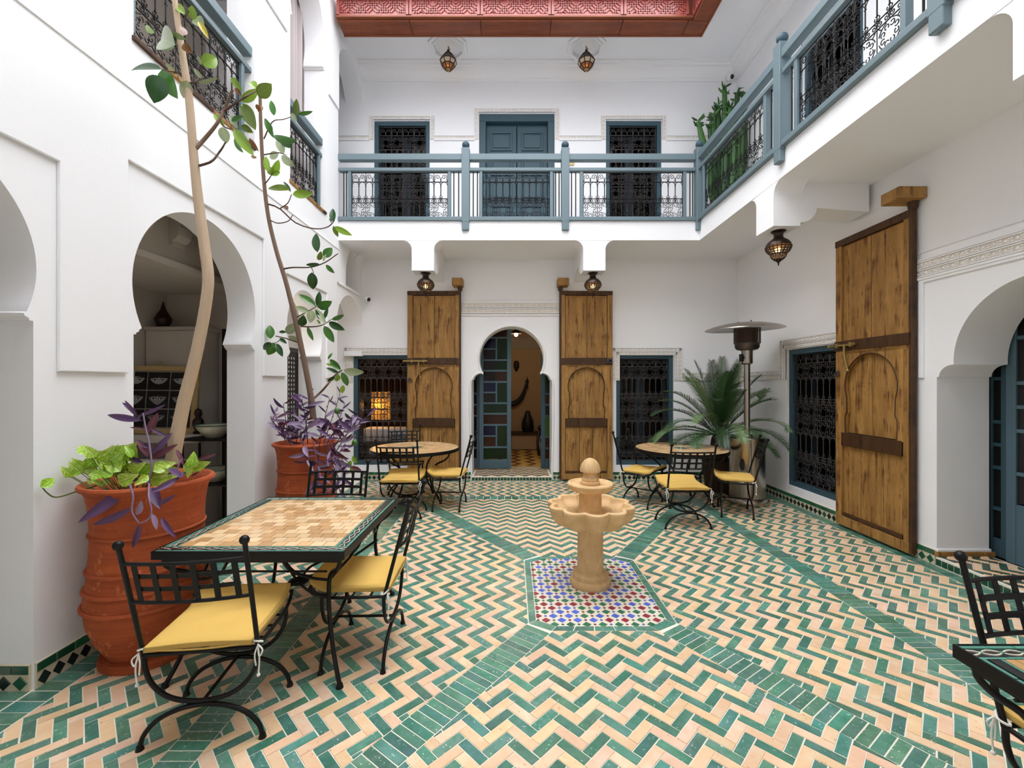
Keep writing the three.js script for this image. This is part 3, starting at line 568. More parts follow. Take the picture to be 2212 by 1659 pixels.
// ================================================================ rooms behind the walls
{
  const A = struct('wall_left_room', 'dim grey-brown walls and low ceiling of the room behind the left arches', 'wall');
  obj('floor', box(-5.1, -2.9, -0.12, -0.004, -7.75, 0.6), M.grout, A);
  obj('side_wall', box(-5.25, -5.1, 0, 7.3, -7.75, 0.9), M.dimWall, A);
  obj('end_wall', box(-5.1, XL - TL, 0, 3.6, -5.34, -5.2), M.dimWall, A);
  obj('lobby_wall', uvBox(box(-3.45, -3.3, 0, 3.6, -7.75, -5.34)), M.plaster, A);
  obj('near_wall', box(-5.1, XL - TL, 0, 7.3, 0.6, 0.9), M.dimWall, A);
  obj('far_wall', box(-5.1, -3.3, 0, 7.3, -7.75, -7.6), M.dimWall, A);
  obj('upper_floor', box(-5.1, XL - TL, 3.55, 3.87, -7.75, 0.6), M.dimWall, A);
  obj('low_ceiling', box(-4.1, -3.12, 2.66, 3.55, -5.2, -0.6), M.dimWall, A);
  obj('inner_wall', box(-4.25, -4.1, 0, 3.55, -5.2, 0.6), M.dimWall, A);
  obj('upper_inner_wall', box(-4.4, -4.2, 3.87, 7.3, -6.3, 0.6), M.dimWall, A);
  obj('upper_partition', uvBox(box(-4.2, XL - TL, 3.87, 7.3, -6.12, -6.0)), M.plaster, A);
  // S-shaped brackets under the high ceiling
  const S = [[0, 0], [0.03, 0], [0.035, 0.05], [0.06, 0.06], [0.09, 0.1], [0.1, 0.17], [0.085, 0.24], [0.09, 0.31], [0.13, 0.38], [0.2, 0.42], [0.22, 0.47], [0, 0.47]];
  const sg = clean(slab(poly(S), 0.16, 0.006));
  for (let i = 0; i < 9; i++) { const m = share('cornice_bracket', sg, M.dimWall, A); m.position.set(-3.12, 2.86, -(1.2 + i * 0.42)); }
  obj('cornice_shelf', box(-3.12, -2.86, 3.33, 3.4, -5.2, 0.5), M.dimWall, A);
  obj('cornice_foot', box(-3.12, -3.07, 2.66, 2.72, -5.2, 0.5), M.dimWall, A);
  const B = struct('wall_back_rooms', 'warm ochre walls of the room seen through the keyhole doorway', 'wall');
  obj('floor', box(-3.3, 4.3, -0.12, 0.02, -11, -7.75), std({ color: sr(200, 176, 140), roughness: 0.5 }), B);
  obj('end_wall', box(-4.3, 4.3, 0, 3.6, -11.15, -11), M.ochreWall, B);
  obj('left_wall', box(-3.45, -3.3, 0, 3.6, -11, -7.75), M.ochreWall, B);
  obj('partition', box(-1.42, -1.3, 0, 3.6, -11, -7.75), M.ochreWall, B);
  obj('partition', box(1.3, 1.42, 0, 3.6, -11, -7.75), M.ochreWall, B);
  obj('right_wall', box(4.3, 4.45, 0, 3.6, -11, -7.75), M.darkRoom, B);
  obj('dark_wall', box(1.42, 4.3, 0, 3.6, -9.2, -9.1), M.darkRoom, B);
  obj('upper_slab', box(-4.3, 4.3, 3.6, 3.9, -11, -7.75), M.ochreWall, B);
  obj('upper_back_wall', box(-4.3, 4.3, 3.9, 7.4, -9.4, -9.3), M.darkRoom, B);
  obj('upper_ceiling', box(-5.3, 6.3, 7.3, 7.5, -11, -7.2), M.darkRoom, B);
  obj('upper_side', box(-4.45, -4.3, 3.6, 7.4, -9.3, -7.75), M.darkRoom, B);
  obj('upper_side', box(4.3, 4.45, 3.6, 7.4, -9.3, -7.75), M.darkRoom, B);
  obj('left_roof', box(-5.3, XL - 0.05, 7.28, 7.5, -7.8, 0.9), M.dimWall, B);
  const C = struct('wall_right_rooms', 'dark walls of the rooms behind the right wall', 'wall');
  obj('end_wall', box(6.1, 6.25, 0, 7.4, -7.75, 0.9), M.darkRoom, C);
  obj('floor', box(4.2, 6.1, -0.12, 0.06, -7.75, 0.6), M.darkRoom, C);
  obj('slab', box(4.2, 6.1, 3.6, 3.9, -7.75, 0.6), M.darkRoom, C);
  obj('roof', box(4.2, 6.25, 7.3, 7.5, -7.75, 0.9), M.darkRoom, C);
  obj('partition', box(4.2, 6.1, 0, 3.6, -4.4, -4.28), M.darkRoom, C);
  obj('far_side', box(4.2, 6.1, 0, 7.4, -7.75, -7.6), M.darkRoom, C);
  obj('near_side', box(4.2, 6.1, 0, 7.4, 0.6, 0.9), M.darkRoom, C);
}
// ================================================================ wrought iron patterns: lists of flat bars
const arc = (cx, cy, r, a0, a1, n = 8) => Array.from({ length: n + 1 }, (_, i) => { const a = a0 + ((a1 - a0) * i) / n; return [cx + r * Math.cos(a), cy + r * Math.sin(a)]; });
const curl = (cx, cy, r, a0, dir, turns = 1.5, n = 15) => Array.from({ length: n + 1 }, (_, i) => { const t = i / n, a = a0 + dir * t * turns * 2 * PI, q = r * (1 - 0.82 * t); return [cx + q * Math.cos(a), cy + q * Math.sin(a)]; });
const line = (x0, y0, x1, y1) => [[x0, y0], [x1, y1]];
function rowScroll(o, x, w, y, h) {   // a pair of S-scrolls
  const r = Math.min(w * 0.2, h * 0.4);
  for (const s of [-1, 1]) { const cx = x + w / 2 + s * w * 0.25; o.push([[x + w / 2 + s * w * 0.47, y + h * 0.02], [cx + s * r * 0.9, y + h * 0.3], ...curl(cx, y + h * 0.55, r, s > 0 ? -0.6 : PI + 0.6, s, 1.4)]); o.push([[cx - s * r, y + h * 0.5], [x + w / 2, y + h * 0.02]]); }
  o.push(line(x, y, x, y + h));
}
function rowArcade(o, x, w, y, h, thick) {   // two little columns with arches
  for (let k = 0; k < 2; k++) {
    const a = x + (k * w) / 2, c = a + w / 4, r = w / 4;
    o.push(arc(c, y + h - r, r * 0.95, PI, 0, 8)); o.push(line(a, y, a, y + h));
    thick.push(line(a, y + h * 0.2, a, y + h * 0.74)); thick.push(line(a - 0.009, y + h * 0.75, a + 0.009, y + h * 0.75)); thick.push(line(a - 0.009, y + h * 0.18, a + 0.009, y + h * 0.18));
    for (const s of [-1, 1]) o.push([[a, y + h * 0.12], ...arc(a + s * 0.012, y + h * 0.1, 0.012, s > 0 ? PI : 0, s > 0 ? 2.4 * PI : -1.4 * PI, 7)]);
  }
}
function rowSmall(o, x, w, y, h) { for (let k = 0; k < 4; k++) { const cx = x + (k + 0.5) * (w / 4), s = k & 1 ? -1 : 1; o.push(curl(cx, y + h * 0.5, h * 0.4, PI / 2, s, 1.3, 12)); } o.push(line(x, y, x, y + h)); o.push(line(x + w / 2, y, x + w / 2, y + h)); }
function rowRosette(o, x, w, y, h) {
  const cx = x + w / 2, cy = y + h / 2, R = Math.min(w, h);
  for (let i = 0; i < 8; i++) { const a = (i / 8) * 2 * PI + PI / 8, q = 0.31 * R; o.push(arc(cx + q * Math.cos(a), cy + q * Math.sin(a), 0.085 * R, a + PI * 0.75, a + PI * (i & 1 ? 2.4 : -0.9), 9)); }
  for (let i = 0; i < 4; i++) { const a = PI / 4 + (i * PI) / 2; o.push(arc(cx, cy, R * 0.47, a - 0.5, a + 0.5, 5)); o.push(line(cx + 0.47 * R * Math.cos(a), cy + 0.47 * R * Math.sin(a), cx + 0.66 * R * Math.cos(a), cy + 0.66 * R * Math.sin(a))); }
  o.push(line(x, y, x, y + h));
}
function ironwork(w, h, rows, unit = 0.197, r = 0.0045) {   // rows: [kind, share of the height] from the bottom
  const n = Math.max(1, Math.round(w / unit)), u = w / n, thin = [], thick = [], sum = rows.reduce((s, q) => s + q[1], 0);
  let y = 0;
  for (const [kind, part] of rows) {
    const hh = (part / sum) * h;
    for (let i = 0; i < n; i++) kind === 'scroll' ? rowScroll(thin, i * u, u, y, hh) : kind === 'arcade' ? rowArcade(thin, i * u, u, y, hh, thick) : kind === 'small' ? rowSmall(thin, i * u, u, y, hh) : rowRosette(thin, i * u, u, y, hh);
    thick.push(line(-0.012, y, w + 0.012, y)); y += hh;
  }
  thick.push(line(-0.012, h, w + 0.012, h)); thin.push(line(0, 0, 0, h), line(w, 0, w, h));
  return merge([...thin.map((p) => bar2(p, r)), ...thick.map((p) => bar2(p, r * 1.5))]);
}
const RAIL_ROWS = [['rosette', 0.2], ['small', 0.06], ['arcade', 0.24], ['scroll', 0.13]];
const GRILLE_ROWS = [['scroll', 0.12], ['rosette', 0.2], ['small', 0.07], ['arcade', 0.27], ['rosette', 0.2], ['rosette', 0.2], ['small', 0.07], ['arcade', 0.27], ['rosette', 0.2], ['scroll', 0.12]];

// ---------------------------------------------------------------- grilled windows; local x along the wall, z out of it
let winN = 0;
function grilledWindow(label, pos, turn, x0, x1, y0, y1, rows, open) {
  winN++; const w = struct('window_' + winN, label, 'window', pos, turn), f = 0.068;
  obj('window_frame', [rbox(x0, x1, y1 - f, y1, -0.1, -0.02), rbox(x0, x1, y0, y0 + f, -0.1, -0.02), rbox(x0, x0 + f, y0 + f, y1 - f, -0.1, -0.02), rbox(x1 - f, x1, y0 + f, y1 - f, -0.1, -0.02)], M.blueDark, w);
  const g = ironwork(x1 - x0 - 2 * f - 0.03, y1 - y0 - 2 * f - 0.02, rows, 0.205, 0.0052); g.translate(x0 + f + 0.015, y0 + f + 0.01, -0.055);
  obj('iron_grille', g, M.ironGrey, w);
  const B0 = -T + 0.002; obj('added_dark_lining', [box(x0, x1, y0 - 0.0, y0 + 0.02, B0, -0.1), box(x0, x1, y1 - 0.02, y1, B0, -0.1), box(x0, x0 + 0.02, y0 + 0.02, y1 - 0.02, B0, -0.1), box(x1 - 0.02, x1, y0 + 0.02, y1 - 0.02, B0, -0.1)], M.black, w);  // black boxes added so the white reveals look as dark as deep shade
  const xm = (x0 + x1) / 2, sash = (a, b) => [rbox(a, b, y1 - 0.15, y1 - f, -0.36, -0.32), rbox(a, b, y0 + f, y0 + 0.16, -0.36, -0.32), rbox(a, a + 0.07, y0 + 0.16, y1 - 0.15, -0.36, -0.32), rbox(b - 0.07, b, y0 + 0.16, y1 - 0.15, -0.36, -0.32)];
  if (!open) for (const [a, b] of [[x0, xm], [xm, x1]]) { obj('sash', sash(a, b), M.sash, w); obj('pane', box(a + 0.06, b - 0.06, y0 + 0.15, y1 - 0.14, -0.342, -0.338), M.glass, w); }
  return w;
}
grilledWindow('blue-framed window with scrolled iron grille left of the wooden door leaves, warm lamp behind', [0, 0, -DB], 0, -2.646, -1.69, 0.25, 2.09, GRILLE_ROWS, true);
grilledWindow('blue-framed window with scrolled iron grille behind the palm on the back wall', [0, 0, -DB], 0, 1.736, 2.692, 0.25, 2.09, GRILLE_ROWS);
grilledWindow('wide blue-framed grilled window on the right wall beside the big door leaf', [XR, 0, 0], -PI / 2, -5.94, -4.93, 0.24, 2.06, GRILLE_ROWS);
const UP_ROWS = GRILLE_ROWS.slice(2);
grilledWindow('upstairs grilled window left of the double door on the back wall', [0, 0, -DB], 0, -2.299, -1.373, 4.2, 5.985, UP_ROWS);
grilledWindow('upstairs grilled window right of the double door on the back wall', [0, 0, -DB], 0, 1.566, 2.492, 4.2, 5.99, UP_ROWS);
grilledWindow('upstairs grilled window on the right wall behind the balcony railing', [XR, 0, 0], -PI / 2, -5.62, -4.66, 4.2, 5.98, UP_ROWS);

// ---------------------------------------------------------------- upstairs double door
{
  const D = struct('door_4', 'closed blue panelled double door upstairs behind the balcony railing', 'door', [0.081, Y2, -DB]);
  obj('door_frame', [rbox(-0.629, 0.629, 2.045, 2.165, -0.14, -0.02), rbox(-0.629, -0.52, 0, 2.044, -0.14, -0.02), rbox(0.52, 0.629, 0, 2.044, -0.14, -0.02)], M.blueDark, D);
  for (const s of [-1, 1]) {
    const L = new THREE.Group(); L.name = numbered('door_leaf'); D.add(L); L.position.x = s * 0.262;
    obj('leaf_board', [rbox(-0.257, 0.257, 0, 2.04, -0.16, -0.12)], M.blueDark, L);
    for (const [a, b] of [[0.12, 0.68], [0.76, 1.1], [1.18, 1.5], [1.6, 1.92]]) { obj('moulding', [slab(poly(rect(-0.185, 0.185, a, b), [rect(-0.155, 0.155, a + 0.03, b - 0.03)]), 0.018, 0.006)].map((g) => g.translate(0, 0, -0.12)), M.blueDark, L); obj('raised_panel', rbox(-0.135, 0.135, a + 0.05, b - 0.05, -0.122, -0.108, 0.006), M.blueDark, L); }
  }
  obj('keyhole_plate', [rbox(-0.02, 0.012, 1.04, 1.12, -0.12, -0.105, 0.004)], M.ironGrey, D);
}
// ---------------------------------------------------------------- tall wooden leaves; hinge at x = 0, leaf runs to s * w, front faces +z
let doorN = 0;
function woodenLeaf(label, pos, turn, s, w, h, o) {
  doorN++; const D = struct('door_' + doorN, label, 'door', pos, turn);
  rnd = rngFrom(60 + doorN);
  const X = (a, b, y0, y1, z0, z1, r = 0.006) => { const g = rbox(Math.min(s * a, s * b), Math.max(s * a, s * b), y0, y1, z0, z1, r); return uvBox(g, 1, rnd(), rnd() * 0.3); };
  const k = h / 3.13, Y = (v) => v * k;
  obj('stile', X(0, 0.075, 0.02, h, -0.04, 0.012), M.wood, D); obj('stile', X(w - 0.085, w, 0.02, h, -0.04, 0.012), M.wood, D);
  obj('hinge_edge', X(-0.02, 0.012, 0.03, h + 0.04, -0.035, 0.018), M.woodDark, D);
  obj('top_rail', X(0.0, w, Y(3.06), h, -0.035, 0.02), M.woodDark, D);
  const cut = (n, y0, y1, z) => { let x = 0.079; for (let i = 0; i < n; i++) { const e = i === n - 1 ? w - 0.089 : 0.075 + ((w - 0.16) * (i + 1)) / n + rr(-0.02, 0.02); obj('plank', X(x + 0.003, e - 0.003, y0, y1, -0.04, z - rr(0, 0.004), 0.003), M.wood, D); x = e; } };
  cut(2, Y(2.025), Y(3.055), -0.012);
  obj('middle_rail', X(-0.005, w - 0.003, Y(1.915), Y(2.02), -0.03, 0.03), M.woodDark, D);
  obj('lock_rail', X(0.02, w - 0.02, Y(1.87), Y(1.92), -0.03, 0.014), M.wood, D);
  // board with a horseshoe cut out of it
  const c = s * (w / 2 - 0.005), R = w * 0.355, yc = Y(1.867) - R, hole = [[c - R * 0.94, Y(0.89)]];
  hole.length = 0; hole.push([c - R * 0.98, Y(1.03)], [c - R * 0.98, Y(1.22)], [c - R * 0.92, Y(1.25)], [c - R * 0.92, Y(1.3)]);
  for (let i = 0; i <= 24; i++) { const a = PI + 0.35 - ((PI + 0.7) * i) / 24; hole.push([c + R * Math.cos(a), yc + R * Math.sin(a)]); }
  hole.push([c + R * 0.92, Y(1.3)], [c + R * 0.92, Y(1.25)], [c + R * 0.98, Y(1.22)], [c + R * 0.98, Y(1.03)]);
  const xa = Math.min(s * 0.072, s * (w - 0.08)), xb = Math.max(s * 0.072, s * (w - 0.08));
  obj('arch_board', uvBox(mv(slab(poly(rect(xa, xb, Y(1.02), Y(1.9)), [hole]), 0.04, 0.003), 0, 0, -0.026), 1, rnd()), M.wood, D);
  obj('arch_gap_line', tube(hole.map(([x, y]) => [x, y, 0.012]), 0.007, 90, 6, false), M.woodDark, D);  // dark tube standing in for the shaded gap round the arch
  cut(2, Y(1.03), Y(1.89), -0.03);
  obj('cross_rail', X(0.085, w - 0.095, Y(0.89), Y(1.03), -0.03, 0.022), M.woodDark, D);
  cut(3, Y(0.125), Y(0.885), -0.012);
  obj('bottom_rail', X(0.0, w, 0.02, Y(0.12), -0.035, 0.016), M.wood, D);
  obj('bottom_bead', X(0.09, w - 0.1, Y(0.125), Y(0.16), -0.02, 0.012), M.woodDark, D);
  if (o.bolt) {
    const b = obj('bolt', [rod([s * (w - 0.34), Y(1.97), 0.05], [s * (w + 0.05), Y(1.97), 0.05], 0.013), ball(s * (w + 0.05), Y(1.97), 0.05, 0.018), rbox(Math.min(s * (w - 0.3), s * (w - 0.27)), Math.max(s * (w - 0.3), s * (w - 0.27)), Y(1.945), Y(1.995), 0.02, 0.07, 0.003), rbox(Math.min(s * (w - 0.1), s * (w - 0.07)), Math.max(s * (w - 0.1), s * (w - 0.07)), Y(1.945), Y(1.995), 0.02, 0.07, 0.003)], M.brass, D);
    obj('hasp', [tube([[s * (w - 0.2), Y(1.965), 0.065], [s * (w - 0.2), Y(1.85), 0.06], [s * (w - 0.22), Y(1.7), 0.04]], 0.012), ball(s * (w - 0.22), Y(1.7), 0.04, 0.018)], M.brass, b);
    obj('ring', [new THREE.TorusGeometry(0.025, 0.008, 6, 16).translate(s * (w - 0.045), Y(1.66), 0.03), ball(s * (w - 0.045), Y(1.69), 0.02, 0.014)], M.ironGrey, D);
  } else obj('catch', [cyl(s * (w - 0.1), Y(1.94), 0.035, 0.02, 0.02, 0.06, 10), new THREE.TorusGeometry(0.03, 0.011, 6, 16).translate(s * (w - 0.05), Y(1.97), 0.045)], M.ironGrey, D);
  obj('pivot_pin', [cyl(s * -0.004, h, -0.01, 0.035, 0.045, 0.07, 10)], M.woodDark, D);
  const B = o.block; obj('pivot_block', uvBox(rbox(B[0], B[1], h + 0.065, h + B[2], -0.05, B[3], 0.006)), M.wood, D);
  return D;
}
woodenLeaf('tall weathered wooden door leaf with sliding bolt, left of the keyhole doorway', [-0.862, 0.005, -DB + 0.075], -0.02, -1, 0.865, 3.13, { bolt: true, block: [-0.11, 0.06, 0.185, 0.14] });
woodenLeaf('tall weathered wooden door leaf with a ring catch, right of the keyhole doorway', [0.802, 0.005, -DB + 0.075], 0.02, 1, 0.86, 3.13, { block: [-0.06, 0.12, 0.185, 0.14] });
woodenLeaf('big wooden door leaf folded flat against the right wall beside the arched doorway', [XR - 0.06, 0.01, -4.03], -PI / 2 - 0.012, -1, 0.945, 3.2, { bolt: true, block: [-0.1, 0.1, 0.17, 0.2] });

// ---------------------------------------------------------------- balcony railings; local x along, y up from the slab, front +z
const ironPanels = {};
function railing(name, label, pos, turn, posts, bays, x0, x1, floats) {
  const R = thing(name, label, 'railing', pos, turn);
  obj('handrail', rbox(x0, x1, 0.872, 0.965, -0.045, 0.045, 0.01), M.blue, R);
  obj('middle_rail', rbox(x0, x1, 0.715, 0.765, -0.04, 0.04, 0.008), M.blue, R);
  if (!floats) obj('bottom_rail', rbox(x0, x1, 0.0, 0.058, -0.045, 0.05, 0.008), M.blue, R);
  for (const x of posts) { const p = obj('post', [rbox(x - 0.057, x + 0.057, -0.02, 1.045, -0.057, 0.062, 0.008), rbox(x - 0.05, x + 0.05, -0.14, 0, 0.002, 0.06, 0.01)], M.blue, R); obj('post_knob', [ball(x, 1.105, 0, 0.054, 18), cyl(x, 1.04, 0, 0.03, 0.022, 0.025, 12)], M.blueDark, p); }
  for (const [a, b] of bays) {   // iron panel between two stiles
    for (const s of [a - 0.05, b + 0.005]) obj('stile', rbox(s, s + 0.045, 0.055, 0.72, -0.03, 0.03, 0.006), M.blue, R);
    const w = b - a, key = w.toFixed(2);
    const g = ironPanels[key] ??= ironwork(w, 0.635, RAIL_ROWS); const m = share('iron_panel', g, M.iron, R); m.position.set(a, 0.068, 0);
  }
  return R;
}
const rods = (R, xs) => { for (const x of xs) obj('rod', rod([x, 0.05, 0], [x, 0.72, 0], 0.008), M.iron, R); };
const rb = railing('balcony_railing', 'blue-grey balcony railing with wrought iron panels across the back, ball-topped posts', [0, Y2, -6.32], 0, [-0.667, 0.767], [[-2.31, -0.93], [-0.42, 0.54], [1.03, 2.46]], XL + 0.002, 2.638);
rods(rb, [-2.43, -2.39, -0.84, -0.77, -0.56, -0.5, 0.63, 0.68, 0.86, 0.92, 2.57, 2.61]);
const rg = railing('balcony_railing', 'blue-grey balcony railing with scrolled iron panels rising along the right side', [2.7, Y2, 0], -PI / 2, [-6.3, -4.37, -2.73], [[-6.1, -4.66], [-4.1, -3.02], [-2.45, -0.7]], -6.3, -0.6);
rods(rg, [-6.2, -4.55, -4.22, -2.87, -2.6]);
const rl = railing('window_railing', 'blue railing with iron scrolls in the near upper left opening behind the tree', [-2.565, 3.9, 0], PI / 2, [], [[2.955, 4.1]], 2.892, 4.248, true);
const rf = railing('window_railing', 'blue railing with iron scrolls in the far upper left opening with a curtain', [-2.565, 3.9, 0], PI / 2, [], [[5.0, 5.74]], 4.932, 5.828, true);

// ---------------------------------------------------------------- stained-glass leaves of the keyhole doorway and leaves of the right doorway
const glassHues = { b: [10, 16, 60], g: [18, 48, 18], a: [66, 34, 14], r: [40, 14, 10], o: [26, 18, 15], y: [70, 110, 36] };
const glassMat = Object.fromEntries(Object.entries(glassHues).map(([k, c]) => [k, phy({ color: sr(...c), roughness: 0.12, transmission: 0.45, thickness: 0, specularIntensity: 0.5 })]));
function glazedLeaf(name, label, pos, turn, w, h, cells, M1 = M.blueDoor, y0 = 0.16) {
  const D = struct(name, label, 'door', pos, turn), st = 0.075;
  obj('stile', rbox(0, st, 0, h, -0.022, 0.022), M1, D); obj('stile', rbox(w - st, w, 0, h, -0.022, 0.022), M1, D); obj('bottom_rail', rbox(st, w - st, 0, y0, -0.02, 0.02), M1, D); obj('top_rail', rbox(st, w - st, h - 0.1, h, -0.02, 0.02), M1, D);
  let y = y0; const g = w - 2 * st;
  for (const c of cells) {
    const hh = c.h; if (y + hh > h - 0.1) break;
    if (c.s) { // two small panes left, one tall right
      const xm = st + g * 0.55, ym = y + hh * 0.5;
      obj('pane', box(st, xm - 0.012, y + 0.012, ym - 0.012, -0.004, 0.004), glassMat[c.s[0]], D); obj('pane', box(st, xm - 0.012, ym + 0.012, y + hh - 0.012, -0.004, 0.004), glassMat[c.s[1]], D); obj('pane', box(xm + 0.012, w - st, y + 0.012, y + hh - 0.012, -0.004, 0.004), glassMat[c.s[2]], D);
      obj('muntin', [rbox(xm - 0.014, xm + 0.014, y, y + hh, -0.016, 0.016, 0.004), rbox(st, xm, ym - 0.014, ym + 0.014, -0.016, 0.016, 0.004)], M1, D);
    } else { const n = c.c.length; for (let i = 0; i < n; i++) obj('pane', box(st + (g * i) / n, st + (g * (i + 1)) / n, y + 0.012, y + hh - 0.012, -0.004, 0.004), c.c[i] === 'k' ? M.black : glassMat[c.c[i]], D); }
    y += hh; obj('muntin', rbox(st, w - st, y - 0.016, y + 0.016, -0.018, 0.018, 0.004), M1, D);
  }
}
const CELLS = [{ h: 0.22, c: 'g' }, { h: 0.4, s: 'abg' }, { h: 0.2, c: 'a' }, { h: 0.19, c: 'g' }, { h: 0.38, s: 'obg' }, { h: 0.2, c: 'oa' }, { h: 0.19, c: 'og' }, { h: 0.4, s: 'obg' }, { h: 0.2, c: 'aa' }, { h: 0.3, c: 'og' }];
glazedLeaf('door_5', 'open blue door leaf with stained-glass panes in the keyhole doorway', [-0.585, 0.087, -7.84], 0, 0.57, 2.72, CELLS);
const SIDE = [{ h: 0.2, c: 'o' }, { h: 0.2, c: 'r' }, { h: 0.38, c: 'o' }, { h: 0.2, c: 'a' }, { h: 0.2, c: 'o' }, { h: 0.4, c: 'o' }];
glazedLeaf('door_6', 'narrow folded blue door leaf at the left jamb of the keyhole doorway', [-0.86, 0.087, -7.9], 0, 0.3, 2.3, SIDE);
glazedLeaf('door_7', 'narrow folded blue door leaf with green and amber panes at the right jamb', [0.52, 0.087, -7.86], 0, 0.22, 2.3, [{ h: 0.2, c: 'a' }, { h: 0.2, c: 'a' }, { h: 0.38, c: 'y' }, { h: 0.2, c: 'o' }, { h: 0.2, c: 'a' }, { h: 0.4, c: 'g' }], M.blueDark);
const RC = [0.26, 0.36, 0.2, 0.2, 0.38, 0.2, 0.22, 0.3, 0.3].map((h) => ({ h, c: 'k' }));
glazedLeaf('door_8', 'narrow dark blue glazed door leaf beside the far jamb of the right doorway', [4.27, 0.087, -3.95], -PI / 2, 0.22, 2.5, RC, M.blueDark);
glazedLeaf('door_9', 'blue door leaf with dark panes filling the right arched doorway', [4.24, 0.087, -3.74], -PI / 2, 0.64, 2.6, RC, M.blueDoor, 0.5);
glazedLeaf('door_10', 'second blue door leaf with dark panes nearer in the right arched doorway', [4.24, 0.087, -3.09], -PI / 2, 0.72, 2.6, RC, M.blueDoor, 0.5);
// ================================================================ lanterns
function glow(o, [x, y, z], color, cd, r) { // a small bulb and its lamp
  const b = obj('bulb', ball(x, y, z, r, 12), std({ color: 0x111111, emissive: color, emissiveIntensity: 4 }), o);
  const l = new THREE.PointLight(color, cd, 0, 2); l.position.set(x, y, z); l.castShadow = true; l.shadow.radius = 1; l.name = 'lamp_light'; o.add(l); return b;
}
const WARM = sr(255, 206, 128);
function piercedLantern(name, label, pos) {
  const L = thing(name, label, 'lantern', pos, 0, 'pierced lanterns under the balcony corbels');
  obj('ceiling_cap', lathe([[0.001, 0], [0.072, 0], [0.074, -0.008], [0.05, -0.025], [0.042, -0.05], [0.05, -0.075], [0.06, -0.088]], 28), M.bronze, L);
  obj('upper_shell', lathe([[0.06, -0.085], [0.075, -0.095], [0.1, -0.115], [0.118, -0.14], [0.124, -0.165]], 28), M.bronze, L);
  const prof = [[0.124, -0.165], [0.12, -0.19], [0.105, -0.218], [0.085, -0.238], [0.075, -0.248]], cup = [[0.074, -0.25], [0.072, -0.27], [0.058, -0.292], [0.04, -0.306]], g = [];
  for (let i = 0; i < 20; i++) { const a = (i / 20) * 2 * PI; for (const [p, r] of [[prof, 0.0062], [cup, 0.0048]]) g.push(tube(p.map(([q, y]) => [q * Math.cos(a), y, q * Math.sin(a)]), r, 6, 4, false)); }
  for (const [r, y] of [[0.122, -0.182], [0.112, -0.207], [0.096, -0.228]]) g.push(new THREE.TorusGeometry(r, 0.005, 5, 36).rotateX(PI / 2).translate(0, y, 0));
  for (const [r, y] of [[0.076, -0.249], [0.042, -0.305]]) g.push(new THREE.TorusGeometry(r, 0.007, 6, 32).rotateX(PI / 2).translate(0, y, 0));
  obj('pierced_shell', g, M.bronze, L);
  obj('finial', lathe([[0.042, -0.303], [0.03, -0.318], [0.012, -0.335], [0.006, -0.35], [0.008, -0.358], [0.001, -0.372]], 18), M.bronze, L);
  glow(L, [0, -0.2, 0], WARM, 0.22, 0.03);
  return L;
}
piercedLantern('pierced_lantern', 'bulbous pierced metal lantern under the left corbel of the back balcony', [-1.27, 3.235, -6.44]);
piercedLantern('pierced_lantern', 'bulbous pierced metal lantern under the right corbel of the back balcony', [1.19, 3.235, -6.44]);
piercedLantern('pierced_lantern', 'bulbous pierced metal lantern under the corbel beside the right wall, above the heater', [2.85, 3.235, -4.68]);
const smoked = phy({ color: sr(90, 76, 68), roughness: 0.3, transmission: 0.5, thickness: 0 }), paneGlow = phy({ color: sr(236, 230, 222), roughness: 0.4, transmission: 0.6, thickness: 0 }), ambers = phy({ color: sr(140, 96, 60), roughness: 0.5, transmission: 0.5, thickness: 0 });
function facetedLantern(label, pos) {
  const L = thing('ceiling_lantern', label, 'lantern', pos, 0, 'faceted lanterns on the upper ceiling');
  const P = [[0.05, -0.12], [0.085, -0.165], [0.13, -0.24], [0.1, -0.3], [0.05, -0.36]], n = 8, g = [], at8 = (i, r, y) => { const a = ((i + 0.5) / n) * 2 * PI; return [r * Math.cos(a), y, r * Math.sin(a)]; };
  obj('chain', [rod([0, 0, 0], [0, -0.07, 0], 0.006), cyl(0, -0.13, 0, 0.03, 0.02, 0.07, 12), new THREE.TorusGeometry(0.016, 0.004, 5, 12).translate(0.012, -0.045, 0)], M.bronze, L);
  for (let i = 0; i < n; i++) {
    for (let k = 0; k < P.length - 1; k++) { g.push(rod(at8(i, ...P[k]), at8(i, ...P[k + 1]), 0.0075, 5)); }
    for (const p of P) g.push(rod(at8(i, ...p), at8(i + 1, ...p), 0.0075, 5));
  }
  obj('lantern_frame', g, M.bronze, L);
  const band = (k, m, name) => { const q = []; for (let i = 0; i < n; i++) { const a = at8(i, ...P[k]), b = at8(i + 1, ...P[k]), c = at8(i + 1, ...P[k + 1]), d = at8(i, ...P[k + 1]), s = new THREE.BufferGeometry(); s.setAttribute('position', new THREE.Float32BufferAttribute([...a, ...b, ...c, ...a, ...c, ...d], 3)); q.push(s); } obj(name, q, m, L); };
  band(0, smoked, 'pane'); band(1, smoked, 'pane'); band(2, paneGlow, 'pane'); band(3, ambers, 'pane');
  obj('finial', [cyl(0, -0.385, 0, 0.006, 0.04, 0.028, 10), ball(0, -0.39, 0, 0.014, 10)], M.brass, L);
  glow(L, [0, -0.31, 0], WARM, 0.06, 0.022);
}
facetedLantern('faceted glass lantern hanging from the left octagonal ceiling rose', [-0.99, YC, -6.8]);
facetedLantern('faceted glass lantern hanging from the right octagonal ceiling rose', [1.155, YC, -6.8]);

